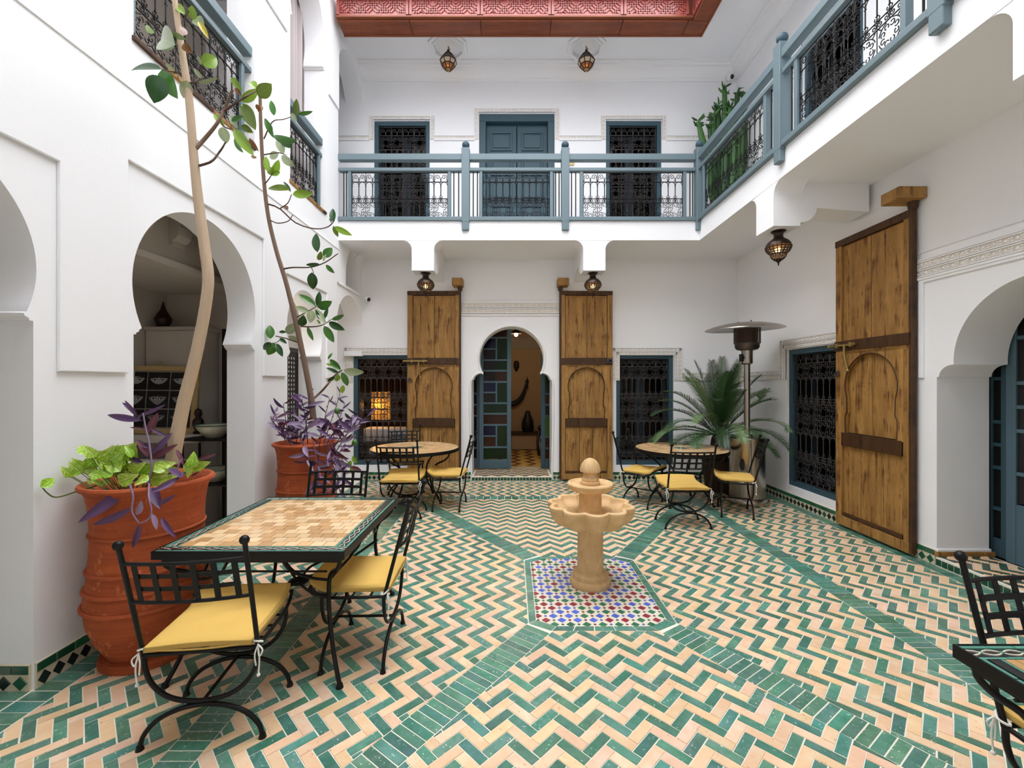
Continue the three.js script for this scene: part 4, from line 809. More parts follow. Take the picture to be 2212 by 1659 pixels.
// ---------------------------------------------------------------- cameras and small fittings
function securityCamera(label, pos, turn) {
  const C = thing('security_camera', label, 'camera', pos, turn);
  obj('bracket', [cyl(0, 0, -0.03, 0.035, 0.03, 0.03, 14).rotateX(0), rod([0, 0.02, -0.03], [0, 0, 0.02], 0.016)], M.white, C);
  obj('housing', [new THREE.SphereGeometry(0.052, 20, 14).scale(1, 0.95, 1.1)].map((g) => g.translate(0, -0.01, 0.05)), M.white, C);
  obj('lens', [new THREE.SphereGeometry(0.036, 16, 10).translate(0.012, -0.018, 0.078)], M.black, C);
}
securityCamera('white dome camera with black lens on the left wall below the balcony', [XL + 0.1, 3.0, -7.2], 0.6);
securityCamera('white dome camera with black lens in the upper right ceiling corner', [3.58, 6.62, -7.2], -0.2);
{ const s = thing('wall_switch', 'small yellowish switch plate upstairs beside the double door', 'switch', [0.99, 5.3, -DB], 0); obj('plate', rbox(-0.045, 0.045, -0.06, 0.06, 0, 0.02, 0.006), std({ color: sr(224, 190, 120), roughness: 0.5 }), s); obj('rocker', rbox(-0.02, 0.02, -0.03, 0.03, 0.018, 0.028, 0.004), M.white, s); }

// ================================================================ fountain
function lobed(prof, lobe, n = 120) {   // profile turned round, radius changed by lobe(angle, index)
  const pos = [], idx = [], m = prof.length, uv = [];
  for (let i = 0; i <= n; i++) { const a = (i / n) * 2 * PI; prof.forEach(([r, y, k = 0], j) => { const q = r * (1 + k * lobe(a)); pos.push(q * Math.cos(a), y, q * Math.sin(a)); uv.push((a * 0.25), y + r); }); }
  for (let i = 0; i < n; i++) for (let j = 0; j < m - 1; j++) { const a = i * m + j, b = (i + 1) * m + j; idx.push(a, b, a + 1, b, b + 1, a + 1); }
  const g = new THREE.BufferGeometry(); g.setAttribute('position', new THREE.Float32BufferAttribute(pos, 3)); g.setAttribute('uv', new THREE.Float32BufferAttribute(uv, 2)); g.setIndex(idx); g.computeVertexNormals(); return g;
}
{
  const Ft = thing('fountain', 'sandstone fountain with a scalloped bowl on a column amid the mosaic', 'fountain', [0.626, 0.004, -3.5]);
  const uvl = (g) => { const p = g.attributes.position, u = g.attributes.uv; for (let i = 0; i < p.count; i++) u.setXY(i, Math.atan2(p.getX(i), p.getZ(i)) * 0.2, p.getY(i)); return g; };
  obj('base', uvl(lathe([[0.001, 0.001], [0.158, 0.001], [0.16, 0.012], [0.16, 0.04], [0.152, 0.052], [0.142, 0.056], [0.143, 0.066], [0.144, 0.09], [0.136, 0.102], [0.122, 0.108], [0.106, 0.118]], 56)), M.stone, Ft);
  obj('column', uvl(lathe([[0.107, 0.112], [0.104, 0.13], [0.101, 0.3], [0.101, 0.5]], 56)), M.stone, Ft);
  const lobe = (a) => (Math.abs(Math.sin(a * 5)) - 0.62) * 1.15;
  obj('bowl', lobed([[0.1, 0.462, 0], [0.15, 0.464, 0.08], [0.215, 0.476, 0.15], [0.272, 0.508, 0.18], [0.308, 0.556, 0.17], [0.324, 0.608, 0.15], [0.326, 0.632, 0.14], [0.322, 0.642, 0.14], [0.298, 0.643, 0.14], [0.29, 0.636, 0.14], [0.282, 0.615, 0.15], [0.262, 0.592, 0.16], [0.22, 0.58, 0.12], [0.12, 0.575, 0], [0.07, 0.575, 0]], lobe, 160), M.stone, Ft);
  obj('pedestal', uvl(lathe([[0.115, 0.577], [0.11, 0.59], [0.095, 0.6], [0.09, 0.625], [0.088, 0.73], [0.1, 0.742]], 40)), M.stone, Ft);
  obj('upper_basin', uvl(lathe([[0.08, 0.738], [0.13, 0.742], [0.166, 0.756], [0.182, 0.778], [0.183, 0.8], [0.176, 0.81], [0.164, 0.812], [0.15, 0.8], [0.075, 0.795], [0.05, 0.795]], 56)), M.stone, Ft);
  obj('finial_foot', uvl(lathe([[0.074, 0.796], [0.078, 0.806], [0.076, 0.818], [0.066, 0.824], [0.07, 0.838], [0.064, 0.85], [0.054, 0.858], [0.052, 0.895]], 40)), M.stone, Ft);
  const rib = (a) => -Math.exp(-Math.pow(((((a * 8) / (2 * PI)) % 1) - 0.5) * 15, 2));
  obj('finial_dome', lobed([[0.05, 0.893, 0], [0.078, 0.894, 0.05], [0.082, 0.902, 0.06], [0.079, 0.925, 0.07], [0.068, 0.958, 0.08], [0.048, 0.985, 0.1], [0.024, 1.0, 0.12], [0.001, 1.006, 0]], rib, 128), M.stone, Ft);
  const w = thing('fountain_water', 'thin sheet of clear water lying in the scalloped fountain bowl', 'water', [0.626, 0.596, -3.5]);
  obj('water_sheet', [lobed([[0.119, 0, 0], [0.18, 0, 0.09], [0.258, 0, 0.15]], lobe, 80)], phy({ color: 0xffffff, transmission: 1, thickness: 0, roughness: 0.04, ior: 1.33 }), w);
}

// ================================================================ wrought-iron chairs with yellow cushions; they face +z
const chairGroup = 'wrought iron chairs with yellow cushions';
const backZ = (x, y) => -0.185 - (y - 0.43) * 0.27 - 0.028 * (1 - (x / 0.235) ** 2) * Math.min(1, Math.max(0, (y - 0.55) / 0.1));
function makeCushion() {
  const g = new THREE.BoxGeometry(0.46, 0.05, 0.46, 30, 4, 30), p = g.attributes.position;
  for (let i = 0; i < p.count; i++) {
    let x = p.getX(i), y = p.getY(i), z = p.getZ(i); const u = x / 0.23, v = z / 0.23, e = Math.max(Math.abs(u), Math.abs(v)), t = (v + 1) / 2;
    const plump = 0.45 + 0.55 * Math.pow(Math.max(0, 1 - Math.pow(e, 7)), 0.5), curl = Math.max(0, t - 0.7) / 0.3;
    x *= 1 - 0.05 * (1 - t); y = y * plump + 0.055 * curl * curl + 0.006 * Math.cos(u * 2) - 0.004 * Math.sin(v * 9 + u * 4) * (1 - e * e) * (y > 0 ? 1 : 0);
    p.setXYZ(i, x, y, z - 0.02 * curl * curl);
  }
  const n = mergeV(g); return n;
}
function mergeV(g) { g.deleteAttribute('normal'); const i = g.clone(); const p = i.attributes.position, map = new Map(), idx = [...g.index.array].map((k) => { const key = [p.getX(k), p.getY(k), p.getZ(k)].map((q) => Math.round(q * 1e5)).join(); if (!map.has(key)) map.set(key, k); return map.get(key); }); i.setIndex(idx); i.computeVertexNormals(); return i; }
function makeChair(label) {
  const C = thing('iron_chair', label, 'chair', [0, 0, 0], 0, chairGroup), r = 0.0105, H = 0.94;
  const upright = (s) => obj('upright', tube([[s * 0.232, 0.415, -0.182], [s * 0.234, 0.6, backZ(0.235, 0.6)], [s * 0.237, H, backZ(0.235, H)]], r, 12, 9), M.iron, C);
  for (const s of [-1, 1]) { const u = upright(s); obj('finial', ball(s * 0.237, H + 0.008, backZ(0.235, H + 0.01), 0.02, 14), M.iron, u); }
  const cross = (y, rad) => tube([-0.235, -0.16, -0.08, 0, 0.08, 0.16, 0.235].map((x) => [x, y, backZ(x, y)]), rad, 18, 8, false);
  obj('back_rail', cross(0.865, 0.0085), M.iron, C); obj('back_rail', cross(0.685, 0.0085), M.iron, C);
  const flat = (x0, x1, y0, y1) => { const g = new THREE.BoxGeometry(x1 - x0, y1 - y0, 0.005, 10, 6, 1).translate((x0 + x1) / 2, (y0 + y1) / 2, 0), p = g.attributes.position; for (let i = 0; i < p.count; i++) p.setZ(i, p.getZ(i) + backZ(p.getX(i), p.getY(i))); g.computeVertexNormals(); return g; };
  for (let i = 0; i < 6; i++) { const x = -0.19 + i * 0.076; obj('back_slat', flat(x - 0.011, x + 0.011, 0.688, 0.862), M.iron, C); }
  for (const y of [0.747, 0.806]) obj('back_bar', flat(-0.2, 0.2, y - 0.01, y + 0.01).translate(0, 0, 0.005), M.iron, C);
  // seat frame curling up in front
  const sideRail = (s) => tube([[s * 0.232, 0.418, -0.185], [s * 0.235, 0.416, 0], [s * 0.238, 0.42, 0.12], [s * 0.24, 0.445, 0.19], [s * 0.24, 0.478, 0.222]], 0.009, 18, 8);
  obj('seat_frame', [sideRail(-1), sideRail(1), rod([-0.232, 0.418, -0.185], [0.232, 0.418, -0.185], 0.009), rod([-0.24, 0.478, 0.222], [0.24, 0.478, 0.222], 0.009), ...[-0.1, 0, 0.1].map((z) => rod([-0.235, 0.414, z], [0.235, 0.414, z], 0.006))], M.iron, C);
  const frame = (z) => { // a U above an arch, one continuous crossed leg frame
    const U = [[-0.232, 0.415], [-0.229, 0.36], [-0.2, 0.285], [-0.13, 0.222], [0, 0.196], [0.13, 0.222], [0.2, 0.285], [0.229, 0.36], [0.232, 0.415]], A = [[-0.25, 0.012], [-0.238, 0.06], [-0.19, 0.12], [-0.1, 0.165], [0, 0.18], [0.1, 0.165], [0.19, 0.12], [0.238, 0.06], [0.25, 0.012]];
    obj('seat_hoop', tube(U.map(([x, y]) => [x, y, z]), r, 40, 8), M.iron, C);
    const a = obj('leg_arch', tube(A.map(([x, y]) => [x, y, z]), r, 40, 8), M.iron, C);
    for (const x of [-0.25, 0.25]) obj('foot_cap', cyl(x, 0.0045, z, 0.017, 0.012, 0.02, 12), M.iron, a);
  };
  frame(-0.18); frame(0.16);
  obj('stretcher', rod([0, 0.19, -0.18], [0, 0.19, 0.16], 0.008), M.iron, C);
  const c = obj('cushion', makeCushion().translate(0, 0.455, 0.02), M.cloth, C);
  obj('piping', tube([[-0.212, 0.452, -0.205], [-0.1, 0.445, -0.212], [0.1, 0.445, -0.212], [0.212, 0.452, -0.205]], 0.004, 20, 6), M.cloth, c);
  for (const s of [-1, 1]) obj('cushion_tie', [tube([[s * 0.2, 0.45, -0.18], [s * 0.235, 0.455, -0.205], [s * 0.252, 0.44, -0.185], [s * 0.232, 0.432, -0.165], [s * 0.215, 0.44, -0.195]], 0.0045, 20, 5), tube([[s * 0.24, 0.438, -0.202], [s * 0.262, 0.415, -0.21], [s * 0.25, 0.39, -0.214], [s * 0.24, 0.435, -0.203]], 0.0035, 16, 5), tube([[s * 0.24, 0.435, -0.203], [s * 0.248, 0.38, -0.209], [s * 0.244, 0.31, -0.207]], 0.0035, 12, 5), tube([[s * 0.24, 0.435, -0.203], [s * 0.23, 0.4, -0.211], [s * 0.234, 0.35, -0.209]], 0.0035, 12, 5), ball(s * 0.244, 0.305, -0.207, 0.008, 8)], M.cord, C);
  return C;
}
const chair0 = makeChair('black iron chair nearest the viewer, its back turned, at the square mosaic table');
chair0.position.set(-1.4, 0, -2.12); chair0.rotation.y = PI + 0.14;
const chairAt = (x, d, turn, label) => copy(chair0, [x, 0, -d], turn, label);
chairAt(-0.9, 2.66, -PI / 2 + 0.03, 'black iron chair on the right side of the square mosaic table, seen edge-on');
chairAt(-1.44, 3.35, 0.02, 'black iron chair behind the square mosaic table in front of the far pot');
chairAt(-1.33, 5.36, PI, 'black iron chair with its back turned at the left round table');
chairAt(-0.82, 5.7, -PI / 2 - 0.06, 'black iron chair at the right side of the left round table, near the keyhole doorway');
chairAt(-1.58, 6.5, 0.3, 'black iron chair behind the left round table, below the grilled window');
chairAt(1.94, 4.99, PI, 'black iron chair with its back turned at the right round table');
chairAt(1.76, 5.86, 0.88, 'black iron chair at the left side of the right round table, turned sideways');
chairAt(2.75, 5.42, -1.93, 'black iron chair in front of the steel heater, right of the round table');
chairAt(1.935, 1.33, 0.0, 'black iron chair at the cut-off mosaic table in the front right corner');

// ================================================================ mosaic tables
const tan = () => { const k = rr(0.86, 1.1), c = rnd() < 0.25 ? sr(204, 158, 104) : rnd() < 0.5 ? sr(228, 186, 134) : sr(238, 204, 158); return [c.r * k, c.g * k, c.b * k]; };
const teal = () => { const c = sr(92, 156, 138), k = rr(0.8, 1.15); return [c.r * k, c.g * k, c.b * k]; };
const GROUT2 = (() => { const c = sr(232, 222, 204); return [c.r, c.g, c.b]; })(), BLK = [0.012, 0.013, 0.014];
function legSet(T, hx, hz, name = 'leg') {   // four S-curved iron legs and their braces
  const P = [[0, 0.69], [0, 0.655], [-0.025, 0.615], [-0.07, 0.58], [-0.092, 0.53], [-0.098, 0.45], [-0.085, 0.3], [-0.045, 0.13], [0, 0.012]];
  for (const sx of [-1, 1]) for (const sz of [-1, 1]) { const l = obj(name, tube(P.map(([o, y]) => [sx * (hx + o), y, sz * (hz + o)]), 0.012, 44, 9), M.iron, T); obj('foot_cap', cyl(sx * hx, 0.0045, sz * hz, 0.02, 0.014, 0.022, 12), M.iron, l); }
  const i = hx - 0.09, j = hz - 0.09;
  for (const s of [-1, 1]) {
    obj('brace', [tube([[-i * 0.35, 0.69, s * hz * 0.96], [-i * 0.5, 0.6, s * hz * 0.92], [-i * 0.75, 0.545, s * (hz - 0.08)], [-i, 0.53, s * j]], 0.008, 18, 7), tube([[i * 0.35, 0.69, s * hz * 0.96], [i * 0.5, 0.6, s * hz * 0.92], [i * 0.75, 0.545, s * (hz - 0.08)], [i, 0.53, s * j]], 0.008, 18, 7), rod([-i * 1.02, 0.6, s * hz * 0.93], [i * 1.02, 0.6, s * hz * 0.93], 0.006)], M.iron, T);
    obj('brace', [tube([[s * hx * 0.96, 0.69, -j * 0.35], [s * hx * 0.92, 0.6, -j * 0.5], [s * (hx - 0.08), 0.545, -j * 0.75], [s * i, 0.53, -j]], 0.008, 18, 7), tube([[s * hx * 0.96, 0.69, j * 0.35], [s * hx * 0.92, 0.6, j * 0.5], [s * (hx - 0.08), 0.545, j * 0.75], [s * i, 0.53, j]], 0.008, 18, 7)], M.iron, T);
  }
  for (const s of [-1, 1]) obj('cross_brace', tube([[-i, 0.45, -s * j], [-i * 0.5, 0.36, -s * j * 0.5], [0, 0.335 - 0.008 * s, 0], [i * 0.5, 0.36, s * j * 0.5], [i, 0.45, s * j]], 0.009, 40, 7), M.iron, T);
  obj('centre_ring', new THREE.TorusGeometry(0.055, 0.009, 7, 24).rotateX(PI / 2).translate(0, 0.338, 0), M.iron, T);
}
function squareTable(label, pos, turn) {
  const Tb = thing('square_table', label, 'table', pos, turn, 'square mosaic tables'), hx = 0.5, hz = 0.545, y = 0.727;
  rnd = rngFrom(71);
  obj('iron_rim', [slab(poly(rect(-hx, hx, -hz, hz), [rect(-hx + 0.008, hx - 0.008, -hz + 0.008, hz - 0.008)]), 0.045, 0.002).rotateX(-PI / 2).translate(0, 0.69, 0)], M.iron, Tb);
  obj('table_bed', box(-hx + 0.006, hx - 0.006, 0.698, 0.724, -hz + 0.006, hz - 0.006), M.grout, Tb);
  obj('apron', slab(poly(rect(-hx + 0.03, hx - 0.03, -hz + 0.03, hz - 0.03), [rect(-hx + 0.036, hx - 0.036, -hz + 0.036, hz - 0.036)]), 0.03).rotateX(-PI / 2).translate(0, 0.665, 0), M.iron, Tb);
  const t = (p, c) => tileGeo(p, c, y, 0.006, 0.0012, 0.0008, 0.001), b0 = 0.008, b1 = 0.026, b2 = 0.066, b3 = 0.08;
  // field of small square tiles in staggered rows
  const X = hx - b3, Z = hz - b3, nx = 12, nz = 14, sx = (2 * X) / nx, sz = (2 * Z) / nz;
  for (let j = 0; j < nz; j++) for (let i = -1; i <= nx; i++) {
    const o = j & 1 ? sx / 2 : 0, a = Math.max(-X, -X + i * sx + o), b = Math.min(X, -X + (i + 1) * sx + o); if (b - a < 0.008) continue;
    obj('tile', t([[a, -Z + j * sz], [b, -Z + j * sz], [b, -Z + (j + 1) * sz], [a, -Z + (j + 1) * sz]], tan()), M.mosaic, Tb);
  }
  // border: teal strips either side of a black band with a white chain
  const strip = [], chain = [], black = [];
  const run = (len, place) => {   // along +s from -len to len, outwards o
    const n = Math.round((2 * len) / 0.09);
    for (let i = 0; i < n; i++) { const a = -len + ((2 * len) * i) / n, b = -len + ((2 * len) * (i + 1)) / n; strip.push(t([[a, b0], [b, b0], [b, b1 - 0.002], [a, b1 - 0.002]].map(place), teal())); strip.push(t([[a, b2 + 0.002], [b, b2 + 0.002], [b, b3], [a, b3]].map(place), teal())); }
    black.push(t([[-len, b1], [len, b1], [len, b2], [-len, b2]].map(place), BLK));
    const c = (b1 + b2) / 2, m = 2 * Math.round(len / 0.074), w = (2 * len) / m, A = (b2 - b1) * 0.32, K = 8;   // two crossing waves of white, teal lozenges where they meet
    for (const ph of [1, -1]) for (let i = 0; i < m * K; i++) {
      const f = (k) => [-len + (k * w) / K, c + ph * A * Math.cos((PI * k) / K)], [s0, o0] = f(i), [s1, o1] = f(i + 1);
      chain.push(tileGeo([[s0, o0 - 0.0022], [s1, o1 - 0.0022], [s1, o1 + 0.0022], [s0, o0 + 0.0022]].map(place), GROUT2, y + 0.0062, 0.0008, 0, 0, 0.0001));
    }
    for (let i = 0; i < m; i++) { const s = -len + (i + 0.5) * w; chain.push(tileGeo([[s - w * 0.16, c], [s, c - 0.006], [s + w * 0.16, c], [s, c + 0.006]].map(place), teal(), y + 0.0066, 0.0008, 0, 0, 0.0002)); }
  };
  run(hx - 0.009, ([s, o]) => [s, -hz + o]); run(hx - 0.009, ([s, o]) => [-s, hz - o]); run(hz - b3, ([s, o]) => [-hx + o, -s]); run(hz - b3, ([s, o]) => [hx - o, s]);
  obj('border_strip', strip, M.mosaic, Tb).userData.kind = 'stuff'; obj('border_band', black, M.mosaic, Tb); obj('border_chain', chain, M.mosaic, Tb).userData.kind = 'stuff';
  legSet(Tb, hx - 0.04, hz - 0.04);
  return Tb;
}
const sq = squareTable('square mosaic table with tan tiles and a green border in the left foreground', [-1.366, 0, -2.805], 0.0);
copy(sq, [1.968, 0, -0.913], 0.0, 'square mosaic table cut off by the picture edge in the front right corner');
function roundTable(label, pos, turn) {
  const Tb = thing('round_table', label, 'table', pos, turn, 'round mosaic tables'), R = 0.6, y = 0.727;
  rnd = rngFrom(73);
  obj('iron_rim', lathe([[R - 0.014, 0.69], [R, 0.69], [R + 0.002, 0.71], [R, 0.733], [R - 0.006, 0.7335], [R - 0.008, 0.7]], 72), M.iron, Tb);
  obj('table_bed', cyl(0, 0.7, 0, R - 0.012, R - 0.008, 0.025, 72), M.grout, Tb);
  const planes = Array.from({ length: 40 }, (_, i) => { const a = (i / 40) * 2 * PI; return [Math.cos(a), Math.sin(a), R - 0.012]; }), g = [], w = 0.075, h = 0.05;
  for (let j = -12; j < 12; j++) for (let i = -9; i < 9; i++) {
    let p = rect(i * w + (j & 1 ? w / 2 : 0), (i + 1) * w + (j & 1 ? w / 2 : 0), j * h, (j + 1) * h);
    if (Math.hypot((p[0][0] + p[1][0]) / 2, (p[0][1] + p[2][1]) / 2) < 0.13) continue;
    for (const q of planes) { p = clipHalf(p, q); if (p.length < 3) break; } if (p.length < 3 || areaOf(p) < 1e-4) continue;
    g.push(tileGeo(p, tan(), y, 0.006, 0.0012, 0.0008, 0.001));
  }
  obj('mosaic_top', g, M.mosaic, Tb).userData.kind = 'stuff';
  const star = []; for (let i = 0; i < 12; i++) { const a = (i / 12) * 2 * PI, b = ((i + 0.5) / 12) * 2 * PI, c = ((i + 1) / 12) * 2 * PI, q = (r, t) => [r * Math.cos(t), r * Math.sin(t)]; star.push(tileGeo([q(0.02, b), q(0.07, a), q(0.13, b), q(0.07, c)], i & 1 ? BLK : teal(), y, 0.006, 0.001, 0.0005, 0.001)); star.push(tileGeo([q(0.075, a), q(0.14, a - 0.26), q(0.14, a + 0.26)], tan(), y, 0.006, 0.001, 0.0005, 0.001)); }
  obj('mosaic_star', star, M.mosaic, Tb);
  const P = [[0.555, 0.69], [0.54, 0.64], [0.47, 0.585], [0.36, 0.53], [0.275, 0.45], [0.25, 0.35], [0.285, 0.22], [0.37, 0.1], [0.42, 0.012]];   // four S-curved legs gathered by a ring
  for (let i = 0; i < 4; i++) { const a = PI / 4 + (i * PI) / 2, l = obj('leg', tube(P.map(([r, y]) => [r * Math.cos(a), y, r * Math.sin(a)]), 0.012, 44, 9), M.iron, Tb); obj('foot_cap', cyl(0.42 * Math.cos(a), 0.0045, 0.42 * Math.sin(a), 0.02, 0.014, 0.022, 12), M.iron, l); }
  obj('lower_ring', new THREE.TorusGeometry(0.25, 0.009, 7, 48).rotateX(PI / 2).translate(0, 0.36, 0), M.iron, Tb);
  for (const s of [-1, 1]) obj('cross_brace', tube([[-0.18, 0.36, -s * 0.18], [0, 0.34 - 0.01 * s, 0], [0.18, 0.36, s * 0.18]], 0.008, 24, 7), M.iron, Tb);
  return Tb;
}
const rt = roundTable('round mosaic table on the left with an iron rim, below the grilled window', [-1.33, 0, -6.0], 0.35);
copy(rt, [2.29, 0, -5.93], 0.1, 'round mosaic table on the right between the palm and the fountain');

// ================================================================ patio heater
{
  const Hh = thing('patio_heater', 'stainless steel mushroom patio heater beside the palm', 'heater', [3.17, 0.003, -5.9]);
  obj('base_ring', lathe([[0.001, 0.002], [0.262, 0.002], [0.27, 0.02], [0.268, 0.06], [0.255, 0.085], [0.225, 0.095]], 56), M.steel, Hh);
  obj('tank_housing', lathe([[0.222, 0.09], [0.222, 0.83], [0.226, 0.84], [0.226, 0.87], [0.215, 0.885], [0.08, 0.895], [0.06, 0.92], [0.04, 0.925]], 64), M.steel, Hh);
  obj('housing_seam', [rod([-0.06, 0.1, 0.2145], [-0.06, 0.82, 0.2145], 0.004)], M.steelDark, Hh);
  obj('warning_label', curved(0.2232, 0.3, 0.4, -0.75, 0.36), M.white, Hh); obj('emblem', curved(0.2234, 0.46, 0.62, -0.75, 0.3, true), M.black, Hh);
  obj('pole', cyl(0, 0.9, 0, 0.038, 0.038, 1.02, 24), M.steel, Hh);
  obj('valve_box', lathe([[0.045, 1.86], [0.07, 1.875], [0.07, 2.02], [0.074, 2.05]], 32), M.steel, Hh);
  obj('control_knob', [rbox(-0.1, -0.06, 1.9, 2.0, -0.02, 0.03, 0.006), cyl(-0.085, 1.93, 0.03, 0.018, 0.018, 0.04, 12)], M.black, Hh);
  obj('burner_bowl', lathe([[0.07, 2.045], [0.13, 2.06], [0.15, 2.09], [0.152, 2.14], [0.16, 2.15]], 40), M.steelDark, Hh);
  const g = []; for (let i = 0; i < 44; i++) { const a = (i / 44) * 2 * PI; g.push(rod([0.16 * Math.cos(a), 2.14, 0.16 * Math.sin(a)], [0.16 * Math.cos(a), 2.35, 0.16 * Math.sin(a)], 0.0035, 5)); } for (let i = 0; i < 7; i++) g.push(new THREE.TorusGeometry(0.16, 0.0035, 5, 44).rotateX(PI / 2).translate(0, 2.15 + i * 0.032, 0));
  obj('burner_mesh', g, M.steelDark, Hh); obj('burner_core', cyl(0, 2.1, 0, 0.12, 0.13, 0.24, 24), std({ color: sr(90, 58, 48), roughness: 0.6, metalness: 0.6 }), Hh);
  const d = obj('reflector', lathe([[0.001, 2.425], [0.1, 2.422], [0.25, 2.405], [0.4, 2.37], [0.475, 2.34], [0.485, 2.325], [0.478, 2.328], [0.4, 2.358], [0.25, 2.393], [0.1, 2.41], [0.001, 2.413]], 64), M.steel, Hh); d.rotation.z = 0.028; d.rotation.x = 0.02;
  obj('reflector_bolts', [[0, 0.1], [0.09, -0.05], [-0.09, -0.05]].map(([x, z]) => cyl(x, 2.42, z, 0.008, 0.008, 0.025, 8)), M.steelDark, Hh);
}
function curved(r, y0, y1, a0, da, round) { const g = round ? new THREE.CircleGeometry(0.5, 28) : new THREE.PlaneGeometry(1, 1, 10, 1), p = g.attributes.position; for (let i = 0; i < p.count; i++) { const a = a0 + (p.getX(i) * da), y = (y0 + y1) / 2 + p.getY(i) * (y1 - y0); p.setXYZ(i, r * Math.sin(-a + PI), y, -r * Math.cos(-a + PI)); } g.computeVertexNormals(); return g; }
// ================================================================ terracotta pots
function pot(label, pos, s = 1) {
  const P = thing('terracotta_pot', label, 'pot', pos, 0, null); P.scale.setScalar(s);
  const prof = [[0.001, 0.045], [0.195, 0.045], [0.21, 0.075], [0.25, 0.15], [0.285, 0.25], [0.296, 0.34], [0.295, 0.4], [0.287, 0.46], [0.278, 0.54], [0.27, 0.64], [0.267, 0.74], [0.27, 0.84], [0.278, 0.93], [0.29, 0.985], [0.305, 1.005], [0.318, 1.012], [0.322, 1.024], [0.316, 1.036], [0.3, 1.038], [0.28, 1.02], [0.262, 0.96], [0.25, 0.9], [0.001, 0.9]];
  const g = lathe(prof, 72), p = g.attributes.position, u = g.attributes.uv; for (let i = 0; i < p.count; i++) u.setXY(i, u.getX(i) * 2, p.getY(i));
  obj('pot_body', g, M.pot, P);
  for (const [r, y, t] of [[0.267, 0.755, 0.011], [0.277, 0.555, 0.013], [0.289, 0.45, 0.014], [0.298, 0.355, 0.014]]) { const q = new THREE.TorusGeometry(r, t, 8, 72).scale(1, 1, 0.8).rotateX(PI / 2).translate(0, y, 0); obj('raised_band', q, M.potBand, P); }
  obj('foot_ring', lathe([[0.001, 0.002], [0.232, 0.002], [0.236, 0.02], [0.228, 0.05], [0.2, 0.052], [0.2, 0.03], [0.001, 0.03]], 60), M.pot, P);
  obj('soil', lathe([[0.001, 0.945], [0.12, 0.94], [0.262, 0.925]], 40), M.soil, P);
  return P;
}
pot('big ringed terracotta pot against the near left pier, holding the nearer tree', [-2.165, 0, -2.62]);
pot('ringed terracotta pot behind the square table, overflowing with purple leaves', [-2.12, 0, -4.5], 0.97);

// ---------------------------------------------------------------- leaves
function leafGeo(w, fold, bend, n = 8, heart = 0) {   // unit leaf along +y, face +z
  const pos = [], uv = [], idx = [];
  for (let i = 0; i <= n; i++) { const t = i / n, a = heart ? Math.pow(Math.sin(PI * Math.pow(t, 0.55)), 0.9) * (t < 0.98 ? 1 : 0.2) : Math.pow(Math.sin(PI * Math.pow(t, 0.9)), 0.75), h = (w / 2) * a; const z = -bend * t * t; for (const s of [-1, -0.5, 0, 0.5, 1]) { pos.push(s * h, t + (heart && t < 0.1 ? -0.1 * Math.abs(s) * (heart) : 0), z + fold * Math.abs(s) * h); uv.push(0.5 + s * 0.5, t); } }
  for (let i = 0; i < n; i++) for (let k = 0; k < 4; k++) { const a = i * 5 + k; idx.push(a, a + 1, a + 5, a + 1, a + 6, a + 5); }
  const g = new THREE.BufferGeometry(); g.setAttribute('position', new THREE.Float32BufferAttribute(pos, 3)); g.setAttribute('uv', new THREE.Float32BufferAttribute(uv, 2)); g.setIndex(idx); g.computeVertexNormals(); return clean(g);
}
const LEAF = [0.3, 0.42, 0.56, 0.7].map((w, i) => leafGeo(w, 0.35, 0.12 + 0.04 * i)), BLADE = [0.16, 0.22, 0.3].map((w) => leafGeo(w, 0.5, 0.2)), HEART = leafGeo(0.78, 0.25, 0.2, 9, 1);
const leafMat = (r, g, b, m = leafTex, tr = 0.3) => phy({ map: m, color: sr(r, g, b), roughness: 0.28, transmission: tr, thickness: 0, side: THREE.DoubleSide });
const LM = { d: leafMat(44, 92, 42, leafTex, 0.12), m: leafMat(84, 140, 62), l: leafMat(170, 206, 74), p: leafMat(206, 214, 196), y: leafMat(246, 214, 52), b: leafMat(160, 96, 48), o: leafMat(120, 140, 50) };
const PM = [phy({ color: sr(98, 66, 112), roughness: 0.5, transmission: 0.15, thickness: 0, side: THREE.DoubleSide }), phy({ color: sr(74, 42, 84), roughness: 0.5, transmission: 0.12, thickness: 0, side: THREE.DoubleSide }), phy({ color: sr(160, 136, 170), roughness: 0.5, transmission: 0.2, thickness: 0, side: THREE.DoubleSide }), phy({ color: sr(98, 42, 58), roughness: 0.5, transmission: 0.15, thickness: 0, side: THREE.DoubleSide })];
const pothosMat = [leafMat(255, 255, 255, limeTex, 0.25), leafMat(222, 240, 190, limeTex, 0.25)];
// a leaf from a to b (world points) on a plant whose base is 'o'; roll turns its face away from the court
function leafAt(P, name, geo, mat, a, b, roll = 0, wide = 1) {
  const m = share(name, geo, mat, P), y = b.clone().sub(a), L = y.length(); y.normalize();
  const view = V3(0, EYE, 0).sub(a).normalize(), x = V3().crossVectors(y, view).normalize(), z = V3().crossVectors(x, y);
  m.quaternion.setFromRotationMatrix(new THREE.Matrix4().makeBasis(x, y, z)).multiply(new THREE.Quaternion().setFromAxisAngle(V3(0, 1, 0), roll));
  m.position.copy(a).sub(P.position); m.scale.set(L * wide, L, L); return m;
}
const rel = (P, pts) => pts.map((p) => p.clone().sub(P.position));
